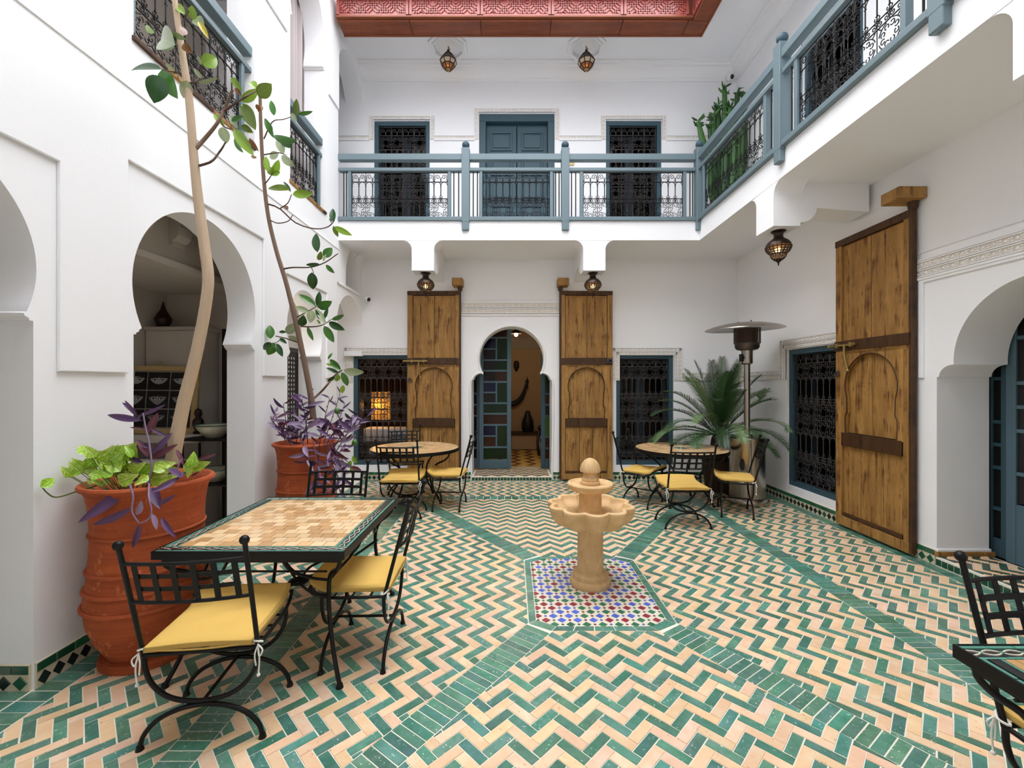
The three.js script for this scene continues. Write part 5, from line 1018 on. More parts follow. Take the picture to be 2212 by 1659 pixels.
// px-lists are in the photograph's frame at the plant's own distance; every point gets its own depth
function tree(label, base, d, trunk, radii, mat, twigs, leaves, lean = 0) {
  const T_ = thing('rubber_tree', label, 'tree', base, 0, 'tall potted rubber trees'), P = (x, y, k = 0) => at(x, y, d - lean * Math.max(0, Math.min(1, (900 - y) / 700)) + k);
  obj('trunk', taper(rel(T_, trunk.map(([x, y]) => P(x, y))), radii, 70, 10), mat, T_);
  for (const [r, ...q] of twigs) obj('branch', taper(rel(T_, q.map(([x, y], i) => P(x, y, rr(-0.05, 0.05) * i))), [r, r * 0.55], 14, 6), r > 0.009 ? M.barkDark : M.twig, T_);
  for (const [x0, y0, x1, y1, w, tone, roll = 0] of leaves) { const k = rr(-0.12, 0.12), a = P(x0, y0, k), b = P(x1, y1, k + rr(-0.05, 0.05)); leafAt(T_, 'leaf', LEAF[w], LM[tone], a, b, roll || rr(-0.35, 0.35)); }
  return T_;
}
rnd = rngFrom(101);
tree('pale-barked tall rubber tree rising from the near pot past the balcony opening', [-2.1, 0.93, -2.6], 2.6,
  [[372, 1000], [395, 880], [425, 760], [445, 655], [450, 600], [443, 540], [428, 430], [418, 330], [408, 210], [396, 130], [383, 40], [372, -40]], [0.04, 0.037, 0.034, 0.032, 0.031, 0.03, 0.027, 0.024, 0.022, 0.02, 0.017, 0.013], M.bark,
  [[0.012, [424, 320], [442, 300], [468, 268], [485, 236], [502, 195]], [0.007, [430, 358], [455, 350], [475, 327], [487, 308]], [0.006, [400, 180], [420, 178], [432, 160], [437, 140]], [0.005, [396, 105], [385, 100], [379, 95]], [0.005, [398, 160], [372, 155], [350, 150]], [0.005, [388, 60], [400, 38], [408, 24]], [0.007, [484, 240], [510, 222], [530, 210], [555, 195]], [0.005, [476, 258], [482, 272], [500, 280]]],
  [[400, 32, 369, -2, 0, 'l'], [418, 44, 413, 12, 3, 'l'], [428, 46, 450, 80, 0, 'y'], [422, 40, 435, 52, 3, 'p'], [379, 97, 329, 72, 3, 'p', 0.2], [377, 99, 343, 104, 1, 'p'], [334, 72, 308, 54, 0, 'l'], [349, 150, 273, 141, 0, 'd', 1.0], [346, 164, 333, 216, 3, 'd'], [350, 150, 374, 206, 2, 'm', 0.5], [404, 174, 399, 213, 3, 'p'], [357, 138, 378, 152, 1, 'p'], [437, 141, 470, 122, 3, 'l'], [435, 141, 426, 120, 1, 'p'], [428, 178, 472, 171, 0, 'p', 0.8], [436, 170, 418, 146, 1, 'p'], [393, 76, 399, 56, 2, 'b'], [396, 160, 372, 157, 0, 'd', 1.0],
    [499, 166, 521, 195, 1, 'l'], [521, 219, 558, 195, 1, 'l'], [553, 192, 540, 170, 2, 'l'], [558, 209, 584, 182, 3, 'o'], [523, 224, 548, 273, 1, 'o'], [480, 274, 489, 309, 3, 'p'], [505, 278, 543, 331, 0, 'l'], [463, 246, 482, 269, 0, 'l'], [520, 272, 544, 284, 2, 'o'], [506, 298, 520, 328, 0, 'm', 0.9], [538, 298, 557, 326, 0, 'b'], [497, 250, 512, 275, 1, 'p'], [500, 262, 524, 250, 1, 'm'], [553, 225, 562, 240, 3, 'b'], [508, 190, 520, 205, 2, 'b'], [395, 96, 410, 110, 2, 'b'], [372, 72, 398, 84, 0, 'o']]);
rnd = rngFrom(103);
tree('slender dark rubber tree with glossy leaves rising from the far pot', [-2.05, 0.9, -4.45], 4.45,
  [[677, 905], [672, 860], [655, 770], [640, 700], [618, 610], [598, 545], [580, 470], [570, 390], [566, 330], [563, 260], [562, 208]], [0.031, 0.028, 0.026, 0.024, 0.022, 0.02, 0.018, 0.017, 0.016, 0.015, 0.013], M.barkDark,
  [[0.012, [676, 862], [692, 848], [708, 830], [722, 812], [738, 800]], [0.008, [576, 440], [600, 448], [640, 482], [678, 494], [712, 488], [722, 476]], [0.006, [582, 475], [600, 482], [622, 478], [632, 465]], [0.008, [607, 582], [630, 578], [672, 577], [700, 568], [730, 548]], [0.006, [642, 685], [662, 674], [680, 664], [690, 654]], [0.007, [650, 705], [672, 706], [694, 703], [716, 690]], [0.008, [652, 742], [636, 737], [614, 730], [595, 726]], [0.005, [608, 731], [600, 738], [592, 742]], [0.006, [568, 402], [580, 388], [590, 372]], [0.006, [570, 300], [590, 262], [612, 258], [630, 252]], [0.006, [606, 450], [622, 438], [630, 420]], [0.005, [672, 576], [678, 590]], [0.005, [664, 706], [672, 716]], [0.006, [566, 335], [600, 330], [618, 335]]],
  [[592, 250, 585, 215, 1, 'm'], [640, 250, 640, 214, 1, 'o'], [642, 246, 676, 243, 0, 'm', 0.6], [630, 244, 640, 262, 2, 'p'], [572, 255, 590, 297, 0, 'm'], [585, 290, 575, 256, 2, 'm', 0.7], [590, 295, 638, 308, 1, 'm', 0.8], [600, 300, 612, 332, 2, 'p'], [606, 302, 630, 318, 2, 'd'], [602, 330, 580, 342, 2, 'p'], [608, 336, 634, 360, 2, 'p'], [580, 372, 572, 336, 1, 'l'], [588, 380, 604, 346, 1, 'l'], [585, 376, 606, 372, 2, 'l'], [592, 380, 578, 358, 2, 'o'], [628, 410, 574, 402, 0, 'o', 0.7], [628, 415, 612, 390, 0, 'd'], [632, 420, 674, 418, 1, 'l'], [622, 445, 612, 452, 2, 'b'],
    [720, 480, 717, 448, 1, 'd'], [716, 482, 710, 470, 0, 'd'], [722, 490, 758, 508, 0, 'l'], [720, 488, 730, 512, 1, 'o'], [686, 545, 680, 502, 1, 'd'], [700, 556, 716, 535, 3, 'm'], [690, 570, 660, 573, 0, 'd'], [688, 562, 694, 545, 2, 'o'], [704, 572, 721, 590, 1, 'm'], [674, 588, 676, 626, 2, 'd'], [698, 565, 704, 548, 0, 'p'],
    [682, 662, 644, 632, 0, 'm', 0.4], [684, 660, 692, 630, 1, 'd'], [686, 664, 714, 654, 2, 'm'], [668, 674, 636, 662, 1, 'p'], [680, 660, 662, 646, 1, 'l'], [672, 670, 672, 696, 3, 'p'], [684, 668, 704, 700, 0, 'p'], [690, 690, 682, 668, 0, 'd'], [716, 690, 744, 682, 1, 'm', 0.5], [710, 696, 742, 713, 1, 'd'], [700, 704, 721, 739, 1, 'm'], [650, 704, 656, 684, 3, 'd'], [664, 706, 676, 736, 0, 'm'], [692, 700, 684, 690, 1, 'o'], [700, 690, 708, 664, 0, 'd'],
    [584, 732, 583, 701, 2, 'm'], [618, 720, 640, 700, 2, 'p'], [618, 718, 601, 716, 1, 'd'], [604, 731, 618, 741, 1, 'd'], [622, 726, 648, 736, 1, 'p', 0.4], [592, 740, 580, 768, 3, 'm'], [596, 742, 610, 769, 1, 'd'], [586, 740, 565, 756, 1, 'd'],
    [736, 798, 710, 776, 1, 'm'], [742, 800, 786, 806, 1, 'p', 0.3], [738, 804, 752, 834, 1, 'm'], [732, 806, 704, 794, 0, 'd'], [724, 812, 706, 826, 0, 'd'], [730, 808, 728, 826, 2, 'l'], [735, 800, 716, 786, 0, 'm'], [708, 776, 718, 762, 0, 'm'], [704, 786, 722, 790, 0, 'l'], [555, 340, 540, 338, 0, 'b'], [566, 228, 558, 240, 2, 'b']], 0.62);

// ---------------------------------------------------------------- purple and variegated plants in the near pot
function lowPlant(name, label, category, base, build) { const P = thing(name, label, category, base); build(P); return P; }
const cropP = (x, y) => [60 + x / 2.633, 850 + y / 2.633];
const dAt = (y) => (y > 1062 ? 2.27 : y > 1030 ? 2.38 : 2.5);
rnd = rngFrom(107);
lowPlant('purple_spiderwort', 'purple trailing plant with long pointed leaves in the near pot', 'plant', [-2.1, 0.93, -2.5], (P) => {
  const w = (x, y, dd) => { const [a, b] = cropP(x, y); return at(a, b, Math.min(dd ?? dAt(b), (2.44 * F) / (CX - a))); };
  const stem = (r, dd, ...q) => obj('stem', taper(rel(P, q.map(([x, y]) => w(x, y, dd))), [r, r * 0.7], 16, 6), PM[2], P);
  stem(0.005, 2.45, [700, 470], [704, 400], [690, 280], [672, 200], [655, 110]); stem(0.005, undefined, [692, 470], [690, 520], [690, 600], [705, 670], [690, 715], [640, 738]); stem(0.005, 2.27, [580, 515], [600, 590], [592, 655], [600, 690], [632, 735]); stem(0.004, 2.45, [850, 440], [860, 400], [880, 370]);
  const L = [[652, 152, 483, 120, 1, 0], [625, 118, 566, 47, 1, 1], [618, 125, 604, 43, 1, 0], [628, 128, 768, 78, 0, 0], [682, 238, 728, 112, 2, 3], [700, 200, 774, 244, 1, 0], [664, 200, 628, 188, 1, 3], [690, 312, 583, 258, 1, 0], [698, 345, 804, 236, 1, 0], [690, 378, 830, 294, 1, 3], [684, 362, 634, 255, 2, 3], [668, 410, 552, 352, 1, 1], [842, 318, 908, 396, 1, 3], [965, 378, 1060, 344, 1, 3], [872, 480, 832, 394, 1, 0], [872, 478, 905, 420, 1, 1], [580, 532, 343, 722, 1, 0], [592, 648, 412, 756, 1, 0], [622, 690, 688, 612, 2, 2], [700, 560, 866, 478, 1, 0], [700, 456, 612, 462, 0, 0], [704, 535, 738, 632, 2, 1], [738, 634, 864, 575, 0, 0], [706, 684, 748, 768, 2, 2], [760, 706, 864, 796, 1, 0], [634, 742, 606, 890, 1, 0], [690, 520, 680, 440, 1, 1], [760, 470, 700, 400, 0, 3], [800, 470, 860, 440, 1, 1], [640, 490, 560, 470, 0, 1], [730, 460, 790, 430, 1, 0], [930, 470, 990, 440, 0, 3]];
  for (const [x0, y0, x1, y1, k, m] of L) leafAt(P, 'leaf', BLADE[k], PM[m], w(x0, y0), w(x1, y1).add(V3(0, 0, rr(-0.02, 0.06))), rr(-0.5, 0.5));
});
rnd = rngFrom(109);
lowPlant('pothos', 'lime green pothos with heart-shaped leaves spilling from the near pot', 'plant', [-2.3, 0.93, -2.55], (P) => {
  const w = (x, y, dd = 2.52) => { const [a, b] = cropP(x, y); return at(a, b, Math.min(dd, (2.45 * F) / (CX - a))); };
  obj('trailing_stem', taper(rel(P, [w(400, 520, 2.45), w(300, 550, 2.4), w(160, 590, 2.38), w(110, 565, 2.36), w(80, 530, 2.36)]), [0.005, 0.003], 24, 6), LM.o, P);
  const L = [[80, 530, 150, 485, 0.9], [250, 470, 200, 425, 0.8], [235, 470, 285, 425, 1], [355, 360, 400, 345, 1.05], [330, 345, 300, 300, 0.9], [310, 440, 270, 385, 1], [330, 420, 410, 350, 1.1], [390, 430, 330, 440, 0.9], [440, 400, 470, 320, 0.9], [470, 380, 540, 330, 1], [520, 350, 605, 295, 0.9], [560, 380, 610, 330, 1], [560, 420, 500, 360, 0.9], [470, 470, 405, 430, 1], [500, 470, 560, 430, 1], [560, 470, 612, 400, 1], [520, 500, 600, 470, 0.9], [470, 500, 420, 480, 0.8], [600, 470, 540, 470, 0.9], [450, 430, 510, 390, 1], [420, 390, 370, 400, 0.8], [590, 360, 560, 300, 0.7], [640, 450, 700, 410, 1], [690, 450, 622, 440, 0.8], [720, 430, 825, 395, 0.9], [720, 440, 770, 420, 0.9], [700, 480, 835, 460, 0.9], [680, 470, 640, 500, 0.8], [780, 470, 740, 490, 0.7], [930, 420, 945, 342, 0.9], [930, 420, 875, 410, 0.9], [935, 425, 1010, 398, 0.8], [930, 425, 915, 455, 0.7], [430, 520, 380, 500, 0.7], [540, 520, 590, 500, 0.7], [300, 450, 240, 400, 0.9], [380, 360, 340, 320, 0.9], [450, 350, 500, 310, 0.95], [500, 330, 560, 300, 0.8], [420, 470, 350, 450, 0.9], [480, 420, 420, 390, 1], [560, 350, 600, 320, 0.9], [520, 440, 470, 410, 1], [580, 440, 620, 420, 0.9], [390, 500, 330, 490, 0.8], [650, 430, 700, 440, 0.9], [760, 430, 800, 430, 0.9]];
  for (const [x0, y0, x1, y1, s] of L) { const dd = x0 < 100 ? 2.36 : 2.4 + rr(0, 0.2) - (y1 > 440 ? 0.06 : 0), a = w(x0, y0, dd), b = w(x1, y1, dd + rr(-0.04, 0.04)), v = b.sub(a), len = Math.max(v.length() * 1.15, 0.092 * s); leafAt(P, 'leaf', HEART, pothosMat[rnd() < 0.6 ? 0 : 1], a, v.normalize().multiplyScalar(len).add(a), rr(-0.45, 0.45), s * 0.95); if (x0 > 100) obj('stalk', taper(rel(P, [a, a.clone().lerp(V3(-2.17, 0.95, -2.5), 0.45).add(V3(0, -0.03, 0)), V3(-2.17 + rr(-0.1, 0.1), 0.94, -2.5)]), [0.0028, 0.0022], 8, 4), LM.o, P); }
});
rnd = rngFrom(113);
lowPlant('purple_spiderwort', 'dense greyish-purple plant covering the far pot and hanging over its right side', 'plant', [-2.12, 0.9, -4.5], (P) => {
  const d0 = 4.45;
  const shoots = [[618, 955, 592, 890], [625, 955, 612, 872], [640, 960, 640, 880], [655, 955, 668, 850], [665, 958, 652, 862], [690, 960, 712, 860], [700, 955, 735, 850], [715, 960, 745, 872], [640, 965, 606, 930], [660, 968, 634, 925], [680, 968, 700, 915], [700, 970, 730, 920], [720, 970, 760, 905], [726, 975, 782, 888], [720, 965, 792, 900], [715, 985, 770, 960], [712, 990, 756, 1010], [700, 995, 736, 1040], [705, 985, 728, 1000], [676, 975, 690, 1040], [655, 970, 662, 1000], [630, 962, 585, 905], [690, 1035, 672, 1058], [720, 1000, 750, 1050], [722, 1005, 735, 1066]];
  shoots.forEach(([x0, y0, x1, y1], s) => {
    const hang = y1 > y0, dz = hang ? -rr(0.3, 0.42) : rr(-0.25, 0.22), a = at(x0, y0, d0 + dz * 0.5), b = at(x1, y1, d0 + dz), m = a.clone().lerp(b, 0.5).add(V3(0, hang ? 0.05 : 0.0, rr(-0.03, 0.03)));
    if (hang) { a.copy(at(x0, 955, d0 - 0.2)); }
    obj('stem', taper(rel(P, [a, m, b]), [0.005, 0.003], 10, 5), PM[1], P);
    const c = new THREE.CatmullRomCurve3([a, m, b]), n = 7 + ((rnd() * 3) | 0);
    for (let i = 0; i < n; i++) {
      const t = 0.25 + (0.75 * i) / (n - 1), q = c.getPoint(t), an = i * 2.4 + s, len = rr(0.11, 0.19) * (1.1 - 0.3 * t), dir = V3(Math.cos(an), hang ? rr(-0.9, 0.1) : rr(0.0, 0.9), Math.sin(an) * 0.7).normalize();
      const e = q.clone().addScaledVector(dir, len); if (e.x < -2.46) e.x = -2.46;
      leafAt(P, 'leaf', BLADE[(rnd() * 3) | 0], PM[[0, 1, 1, 2, 2, 3][(rnd() * 6) | 0]], q, e, rr(-0.8, 0.8));
    }
  });
  for (const [x, y] of [[728, 888], [766, 956]]) obj('green_fruit', [ball(0, 0, 0, 0.026, 14).scale(1, 1.15, 1).translate(...at(x, y, 4.2).sub(P.position).toArray()), rod(at(x, y - 8, 4.2).sub(P.position).toArray(), at(x - 4, y - 22, 4.22).sub(P.position).toArray(), 0.003, 5)], LM.m, P);
  for (const [x0, y0, x1, y1] of [[762, 985, 770, 1002], [758, 995, 752, 1012], [765, 1005, 758, 1025], [742, 832, 738, 850]]) leafAt(P, 'leaf', LEAF[2], LM.l, at(x0, y0, 4.2), at(x1, y1, 4.2), 0.2);
});

// ---------------------------------------------------------------- sago palm
rnd = rngFrom(127);
{
  const P = thing('sago_palm', 'sago palm with arching feathery fronds beside the heater', 'palm', [3.1, 0, -6.55]);
  obj('trunk', (() => { const g = lathe([[0.001, 0.42], [0.12, 0.42], [0.125, 0.6], [0.11, 0.78], [0.07, 0.86], [0.001, 0.87]], 20), p = g.attributes.position; for (let i = 0; i < p.count; i++) { const k = 1 + 0.1 * Math.sin(p.getY(i) * 90 + Math.atan2(p.getX(i), p.getZ(i)) * 4); p.setX(i, p.getX(i) * k); p.setZ(i, p.getZ(i) * k); } g.computeVertexNormals(); return g; })(), M.soil, P);
  const fr = [[-1, 0.1, 0.35, 0.95, 0.9], [-1, 0.35, 0.2, 1.0, 1.0], [-0.9, 0.7, 0.15, 1.05, 0.9], [-0.75, 1.0, 0.1, 1.0, 0.75], [-0.5, 1.3, 0, 1.0, 0.5], [-0.22, 1.5, 0.2, 1.02, 0.35], [0.05, 1.6, 0, 1.05, 0.25], [0.28, 1.5, 0.1, 1.05, 0.35], [0.5, 1.3, 0.3, 0.95, 0.5], [0.62, 1.0, 0.5, 0.9, 0.8], [0.55, 0.6, 0.8, 0.95, 0.95], [0.5, 0.35, 0.9, 1.0, 1.1], [0.25, 0.5, 1, 0.85, 1.3], [-0.1, 0.6, 1, 0.85, 1.3], [-0.4, 0.5, 1, 0.9, 1.2], [-0.7, 0.3, 0.75, 0.95, 1.1], [-0.65, 0.75, 0.7, 0.95, 1.0], [-0.35, 1.0, 0.7, 0.95, 0.9], [0.0, 1.1, 0.7, 0.95, 0.8], [0.3, 1.0, 0.6, 0.95, 0.8], [-0.85, 0.05, 0.5, 0.8, 0.9], [0.45, 0.1, 0.75, 0.8, 0.9], [-0.4, 1.2, -0.25, 0.95, 0.6], [0.3, 1.25, -0.3, 0.95, 0.5], [-0.7, 0.85, -0.25, 0.9, 0.8], [-0.6, 1.2, 0.3, 1.0, 0.6], [0.15, 1.55, 0.35, 0.98, 0.4], [-0.1, 1.4, 0.5, 0.95, 0.6], [0.4, 1.4, -0.1, 1.05, 0.4], [-0.85, 0.5, 0.4, 1.0, 0.9], [-0.95, 0.2, -0.1, 0.95, 0.8], [0.6, 0.8, 0.2, 0.9, 0.7], [-0.35, 1.5, -0.1, 1.05, 0.4]];
  const fm = [phy({ color: sr(64, 98, 54), roughness: 0.4, transmission: 0.06, thickness: 0, side: THREE.DoubleSide }), phy({ color: sr(112, 140, 92), roughness: 0.4, transmission: 0.06, thickness: 0, side: THREE.DoubleSide }), phy({ color: sr(48, 76, 44), roughness: 0.4, transmission: 0.05, thickness: 0, side: THREE.DoubleSide })];
  fr.forEach(([x, y, z, L, droop], k) => {
    const dir = V3(x, y, z).normalize(), pts = [], g = [], N = 52; let q = V3(0, 0.84, 0).addScaledVector(V3(dir.x, 0.1, dir.z), 0.05), v = dir.clone();
    for (let i = 0; i <= 24; i++) { pts.push(q.clone()); q = q.clone().addScaledVector(v, (L * 1.1) / 24); v.y -= (droop * 1.6 * (i / 24)) / 12; v.normalize(); if (q.x > 0.52) { q.x = 0.52; v.x = Math.min(v.x, 0); } if (q.z < -0.68) { q.z = -0.68; v.z = Math.max(0, v.z); } }
    const c = new THREE.CatmullRomCurve3(pts); g.push(taper(pts.filter((_, i) => i % 4 === 0), [0.009, 0.006, 0.003], 20, 5));
    const pos = [];
    for (let i = 0; i < N; i++) {
      const t = 0.2 + (0.79 * i) / (N - 1), p = c.getPoint(t), tg = c.getTangent(t), up = Math.abs(tg.y) > 0.95 ? V3(0, 0, 1) : V3(0, 1, 0), sd = V3().crossVectors(tg, up).normalize(), nn = V3().crossVectors(sd, tg).normalize(), len = 0.19 * Math.pow(Math.sin(PI * (0.12 + 0.86 * (t - 0.2) / 0.8)), 0.6) + 0.02;
      for (const s of [-1, 1]) { const d = sd.clone().multiplyScalar(s).addScaledVector(tg, 0.55 + 0.5 * t).addScaledVector(nn, 0.28 + rr(-0.1, 0.1)).normalize(), w = tg.clone().multiplyScalar(0.0062), e = p.clone().addScaledVector(d, len).addScaledVector(V3(0, -1, 0), len * 0.12), m = p.clone().addScaledVector(d, len * 0.5); if (e.x > 0.58) e.x = 0.58; if (e.z < -0.72) e.z = -0.72;
        const A = p.clone().sub(w), B = p.clone().add(w), C = m.clone().add(w), D = m.clone().sub(w); pos.push(...A, ...B, ...C, ...A, ...C, ...D, ...D, ...C, ...e); }
    }
    const lf = new THREE.BufferGeometry(); lf.setAttribute('position', new THREE.Float32BufferAttribute(pos, 3)); lf.computeVertexNormals(); g.push(lf);
    obj('frond', g, fm[k % 3], P);
  });
  const pp = thing('plant_pot', 'dark pot holding the sago palm, behind the right round table', 'pot', [3.1, 0, -6.55]);
  obj('pot_body', lathe([[0.001, 0.001], [0.17, 0.001], [0.2, 0.1], [0.225, 0.35], [0.24, 0.44], [0.25, 0.46], [0.24, 0.47], [0.215, 0.46], [0.2, 0.41], [0.001, 0.41]], 40), std({ color: sr(66, 44, 34), roughness: 0.7 }), pp);
}
// ---------------------------------------------------------------- tall cactus-like spurge upstairs
rnd = rngFrom(131);
{
  const P = thing('candelabra_spurge', 'tall ribbed cactus-like spurge with leafy tips in the upstairs corner', 'cactus', [3.27, Y2 + 0.001, -6.86]);
  const m = [phy({ color: sr(60, 104, 44), roughness: 0.55 }), phy({ color: sr(44, 82, 36), roughness: 0.55 })];
  const star = (pts, r) => { const g = taper(pts, [r * 0.8, r, r, r * 0.95, r * 0.6], 26, 16), p = g.attributes.position, c = new THREE.CatmullRomCurve3(pts, false, 'centripetal'); for (let i = 0; i <= 26; i++) { const q = c.getPointAt(i / 26); for (let j = 0; j <= 16; j++) { const n = i * 17 + j, v = V3().fromBufferAttribute(p, n).sub(q).multiplyScalar((j % 4 === 0 ? 1.35 : j % 2 ? 0.85 : 0.6) * (1 + 0.07 * Math.sin(i * 2.6))).add(q); p.setXYZ(n, v.x, v.y, v.z); } } g.computeVertexNormals(); return g; };
  const tops = [[1565, 188, 0.05], [1592, 200, 0], [1610, 200, -0.05], [1551, 228, 0.02], [1577, 232, 0.1], [1541, 246, 0.05], [1508, 262, 0.1], [1532, 268, 0.02], [1600, 250, 0.12], [1620, 290, -0.1], [1585, 300, 0.15], [1568, 320, 0.12]];
  tops.forEach(([x, y, dz], i) => {
    const top = at(x, y, 6.86 - dz).sub(P.position); if (top.x > 0.4) top.x = 0.4;
    const low = V3(top.x * 0.3 + rr(-0.03, 0.03), 0.42, top.z * 0.4), midp = V3(top.x * (i === 6 || i === 7 ? 0.5 : 0.9), Math.max(0.7, top.y * 0.45), top.z * 0.8);
    obj('stem', star([low, low.clone().lerp(midp, 0.5), midp, midp.clone().lerp(top, 0.6).add(V3(0.01, 0, 0)), top], 0.042), m[i % 2], P);
    for (let k = 0; k < 11; k++) { const a = rr(0, 2 * PI), s = top.clone().add(V3(0, rr(-0.12, 0.02), 0)), e = s.clone().add(V3(Math.cos(a) * 0.11, rr(0.02, 0.09), Math.sin(a) * 0.1)); if (e.x > 0.45) continue; leafAt(P, 'leaf', BLADE[2], LM[k % 3 ? 'd' : 'm'], s.add(P.position), e.add(P.position), rr(-1, 1)); }
  });
  const pp = thing('plant_pot', 'terracotta pot of the spurge behind the upstairs railing', 'pot', [3.27, Y2 + 0.001, -6.86]);
  obj('pot_body', lathe([[0.001, 0.001], [0.16, 0.001], [0.2, 0.3], [0.22, 0.4], [0.235, 0.43], [0.21, 0.44], [0.19, 0.4], [0.001, 0.39]], 36), M.pot, pp);
}
// ================================================================ what shows through the openings
// room behind the left arches: chimney breast, picture, ornaments, stand with bowls
{
  const C = thing('chimney_breast', 'pale plaster chimney breast with a flat ledge behind the near tree', 'fireplace', [-3.9, 0, -5.0]);
  obj('breast', rbox(-0.19, 0.42, 0, 2.2, -0.2, 0.12, 0.01), M.dimWall, C); obj('ledge', rbox(-0.2, 0.44, 2.2, 2.24, -0.2, 0.14, 0.008), M.dimWall, C); obj('hearth_shelf', rbox(-0.19, 0.62, 0.98, 1.06, 0.12, 0.42, 0.01), M.dimWall, C);
  const lm = thing('lantern_ornament', 'small dark onion-shaped ornament standing on the chimney ledge', 'ornament', [-3.97, 2.24, -4.98]);
  obj('ornament_body', lathe([[0.001, 0.001], [0.07, 0.001], [0.06, 0.03], [0.075, 0.06], [0.085, 0.1], [0.06, 0.15], [0.03, 0.2], [0.015, 0.25], [0.008, 0.29], [0.001, 0.3]], 24), M.bronze, lm);
  const f = thing('picture_frame', 'wooden frame of nine black and white pictures of eyes, leaning on the ledge', 'picture', [-3.86, 1.06, -4.74], 0.12); f.rotation.x = -0.1;
  const w = 0.82, h = 0.74; obj('frame', [slab(poly(rect(-w / 2, w / 2, 0, h), [rect(-w / 2 + 0.055, w / 2 - 0.055, 0.055, h - 0.055)]), 0.035, 0.006)].map((g) => uvBox(g)), std({ color: sr(196, 168, 116), roughness: 0.5 }), f);
  obj('frame_crest', [new THREE.TorusGeometry(0.03, 0.008, 6, 14, PI).translate(0, h, 0.018), ball(0, h + 0.035, 0.018, 0.012)], std({ color: sr(196, 168, 116), roughness: 0.5 }), f);
  obj('mount', box(-w / 2 + 0.05, w / 2 - 0.05, 0.05, h - 0.05, 0.004, 0.012), std({ color: sr(150, 146, 140), roughness: 0.8 }), f);
  // nine prints on one sheet: pairs of eyes above dark veils
  const cv = document.createElement('canvas'); cv.width = cv.height = 384; const c = cv.getContext('2d'); rnd = rngFrom(7);
  for (let j = 0; j < 3; j++) for (let i = 0; i < 3; i++) {
    const x = i * 128, y = j * 128; c.fillStyle = '#0b0b0c'; c.fillRect(x, y, 128, 128); c.save(); c.beginPath(); c.rect(x, y, 128, 128); c.clip();
    const s = 170 - j * 22 - i * 8; c.fillStyle = `rgb(${s},${s},${s})`; c.beginPath(); c.moveTo(x + 12, y + 48); c.quadraticCurveTo(x + 64, y + 18 + 10 * i, x + 116, y + 44); c.quadraticCurveTo(x + 100, y + 84, x + 64, y + (j === 1 ? 104 : 88)); c.quadraticCurveTo(x + 28, y + 84, x + 12, y + 48); c.fill();
    for (const q of [40, 86]) { c.fillStyle = '#101010'; c.lineWidth = 5; c.strokeStyle = '#141414'; c.beginPath(); c.moveTo(x + q - 18, y + 44); c.quadraticCurveTo(x + q, y + 34, x + q + 18, y + 42); c.stroke(); c.fillStyle = '#e8e8e8'; c.beginPath(); c.ellipse(x + q, y + 58, 14, 6, 0, 0, 2 * PI); c.fill(); c.fillStyle = '#0a0a0a'; c.beginPath(); c.arc(x + q, y + 57, 6, 0, 2 * PI); c.fill(); c.lineWidth = 3; c.beginPath(); c.moveTo(x + q - 16, y + 59); c.quadraticCurveTo(x + q, y + 46, x + q + 16, y + 57); c.stroke(); }
    c.restore();
  }
  const sheet = new THREE.CanvasTexture(cv); sheet.colorSpace = THREE.SRGBColorSpace; const pm = std({ map: sheet, roughness: 0.35 }), pw = (w - 0.13) / 3, ph = (h - 0.13) / 3;
  for (let j = 0; j < 3; j++) for (let i = 0; i < 3; i++) { const g = new THREE.BoxGeometry(pw - 0.012, ph - 0.012, 0.006), u = g.attributes.uv; for (let k = 0; k < u.count; k++) u.setXY(k, (i + u.getX(k)) / 3, (2 - j + u.getY(k)) / 3); g.translate(-w / 2 + 0.065 + (i + 0.5) * pw, h - 0.065 - (j + 0.5) * ph, 0.015); obj('print', g, pm, f); }
  const dk = struct('door_12', 'near-black board standing in for the dark doorway right of the chimney breast', 'door', [-3.42, 0.0, -5.195]); obj('doorway_board', rbox(0, 0.6, 0, 2.25, 0, 0.04), std({ color: sr(22, 19, 17), roughness: 0.7 }), dk); obj('doorway_rail', [rbox(0.03, 0.57, 1.05, 1.15, 0.04, 0.055), rbox(0.03, 0.57, 2.1, 2.2, 0.04, 0.055)], std({ color: sr(26, 22, 20), roughness: 0.7 }), dk);  // near-black board: the darkness of an open doorway put into its colour
  const vs = thing('figurine', 'dark carved figurine on the ledge beside the framed pictures', 'ornament', [-3.4, 1.06, -4.74]);
  obj('figure_body', lathe([[0.001, 0.001], [0.045, 0.001], [0.05, 0.02], [0.03, 0.04], [0.055, 0.1], [0.05, 0.15], [0.025, 0.18], [0.04, 0.22], [0.03, 0.26], [0.001, 0.28]], 20), M.bronze, vs);
  const st = thing('metal_stand', 'dark two-tier metal stand inside the middle left arch', 'stand', [-3.06, 0, -4.5]);
  for (const [x, z] of [[-0.24, -0.12], [0.2, -0.12], [-0.24, 0.12], [0.2, 0.12]]) obj('leg', rod([x, 0.001, z], [x, 1.04, z], 0.012), M.iron, st);
  obj('tray', rbox(-0.28, 0.24, 1.03, 1.05, -0.16, 0.16, 0.005), M.iron, st); obj('tray', rbox(-0.28, 0.24, 0.58, 0.6, -0.16, 0.16, 0.005), M.iron, st);
  const bowl = (label, p) => { const b = thing('ceramic_bowl', label, 'bowl', p); obj('bowl_body', lathe([[0.001, 0.001], [0.07, 0.001], [0.1, 0.03], [0.15, 0.09], [0.165, 0.13], [0.158, 0.132], [0.14, 0.09], [0.08, 0.03], [0.001, 0.02]], 32), std({ color: sr(206, 200, 178), roughness: 0.35 }), b); obj('rim_band', new THREE.TorusGeometry(0.163, 0.008, 6, 36).rotateX(PI / 2).translate(0, 0.128, 0), std({ color: sr(70, 104, 92), roughness: 0.4 }), b); };
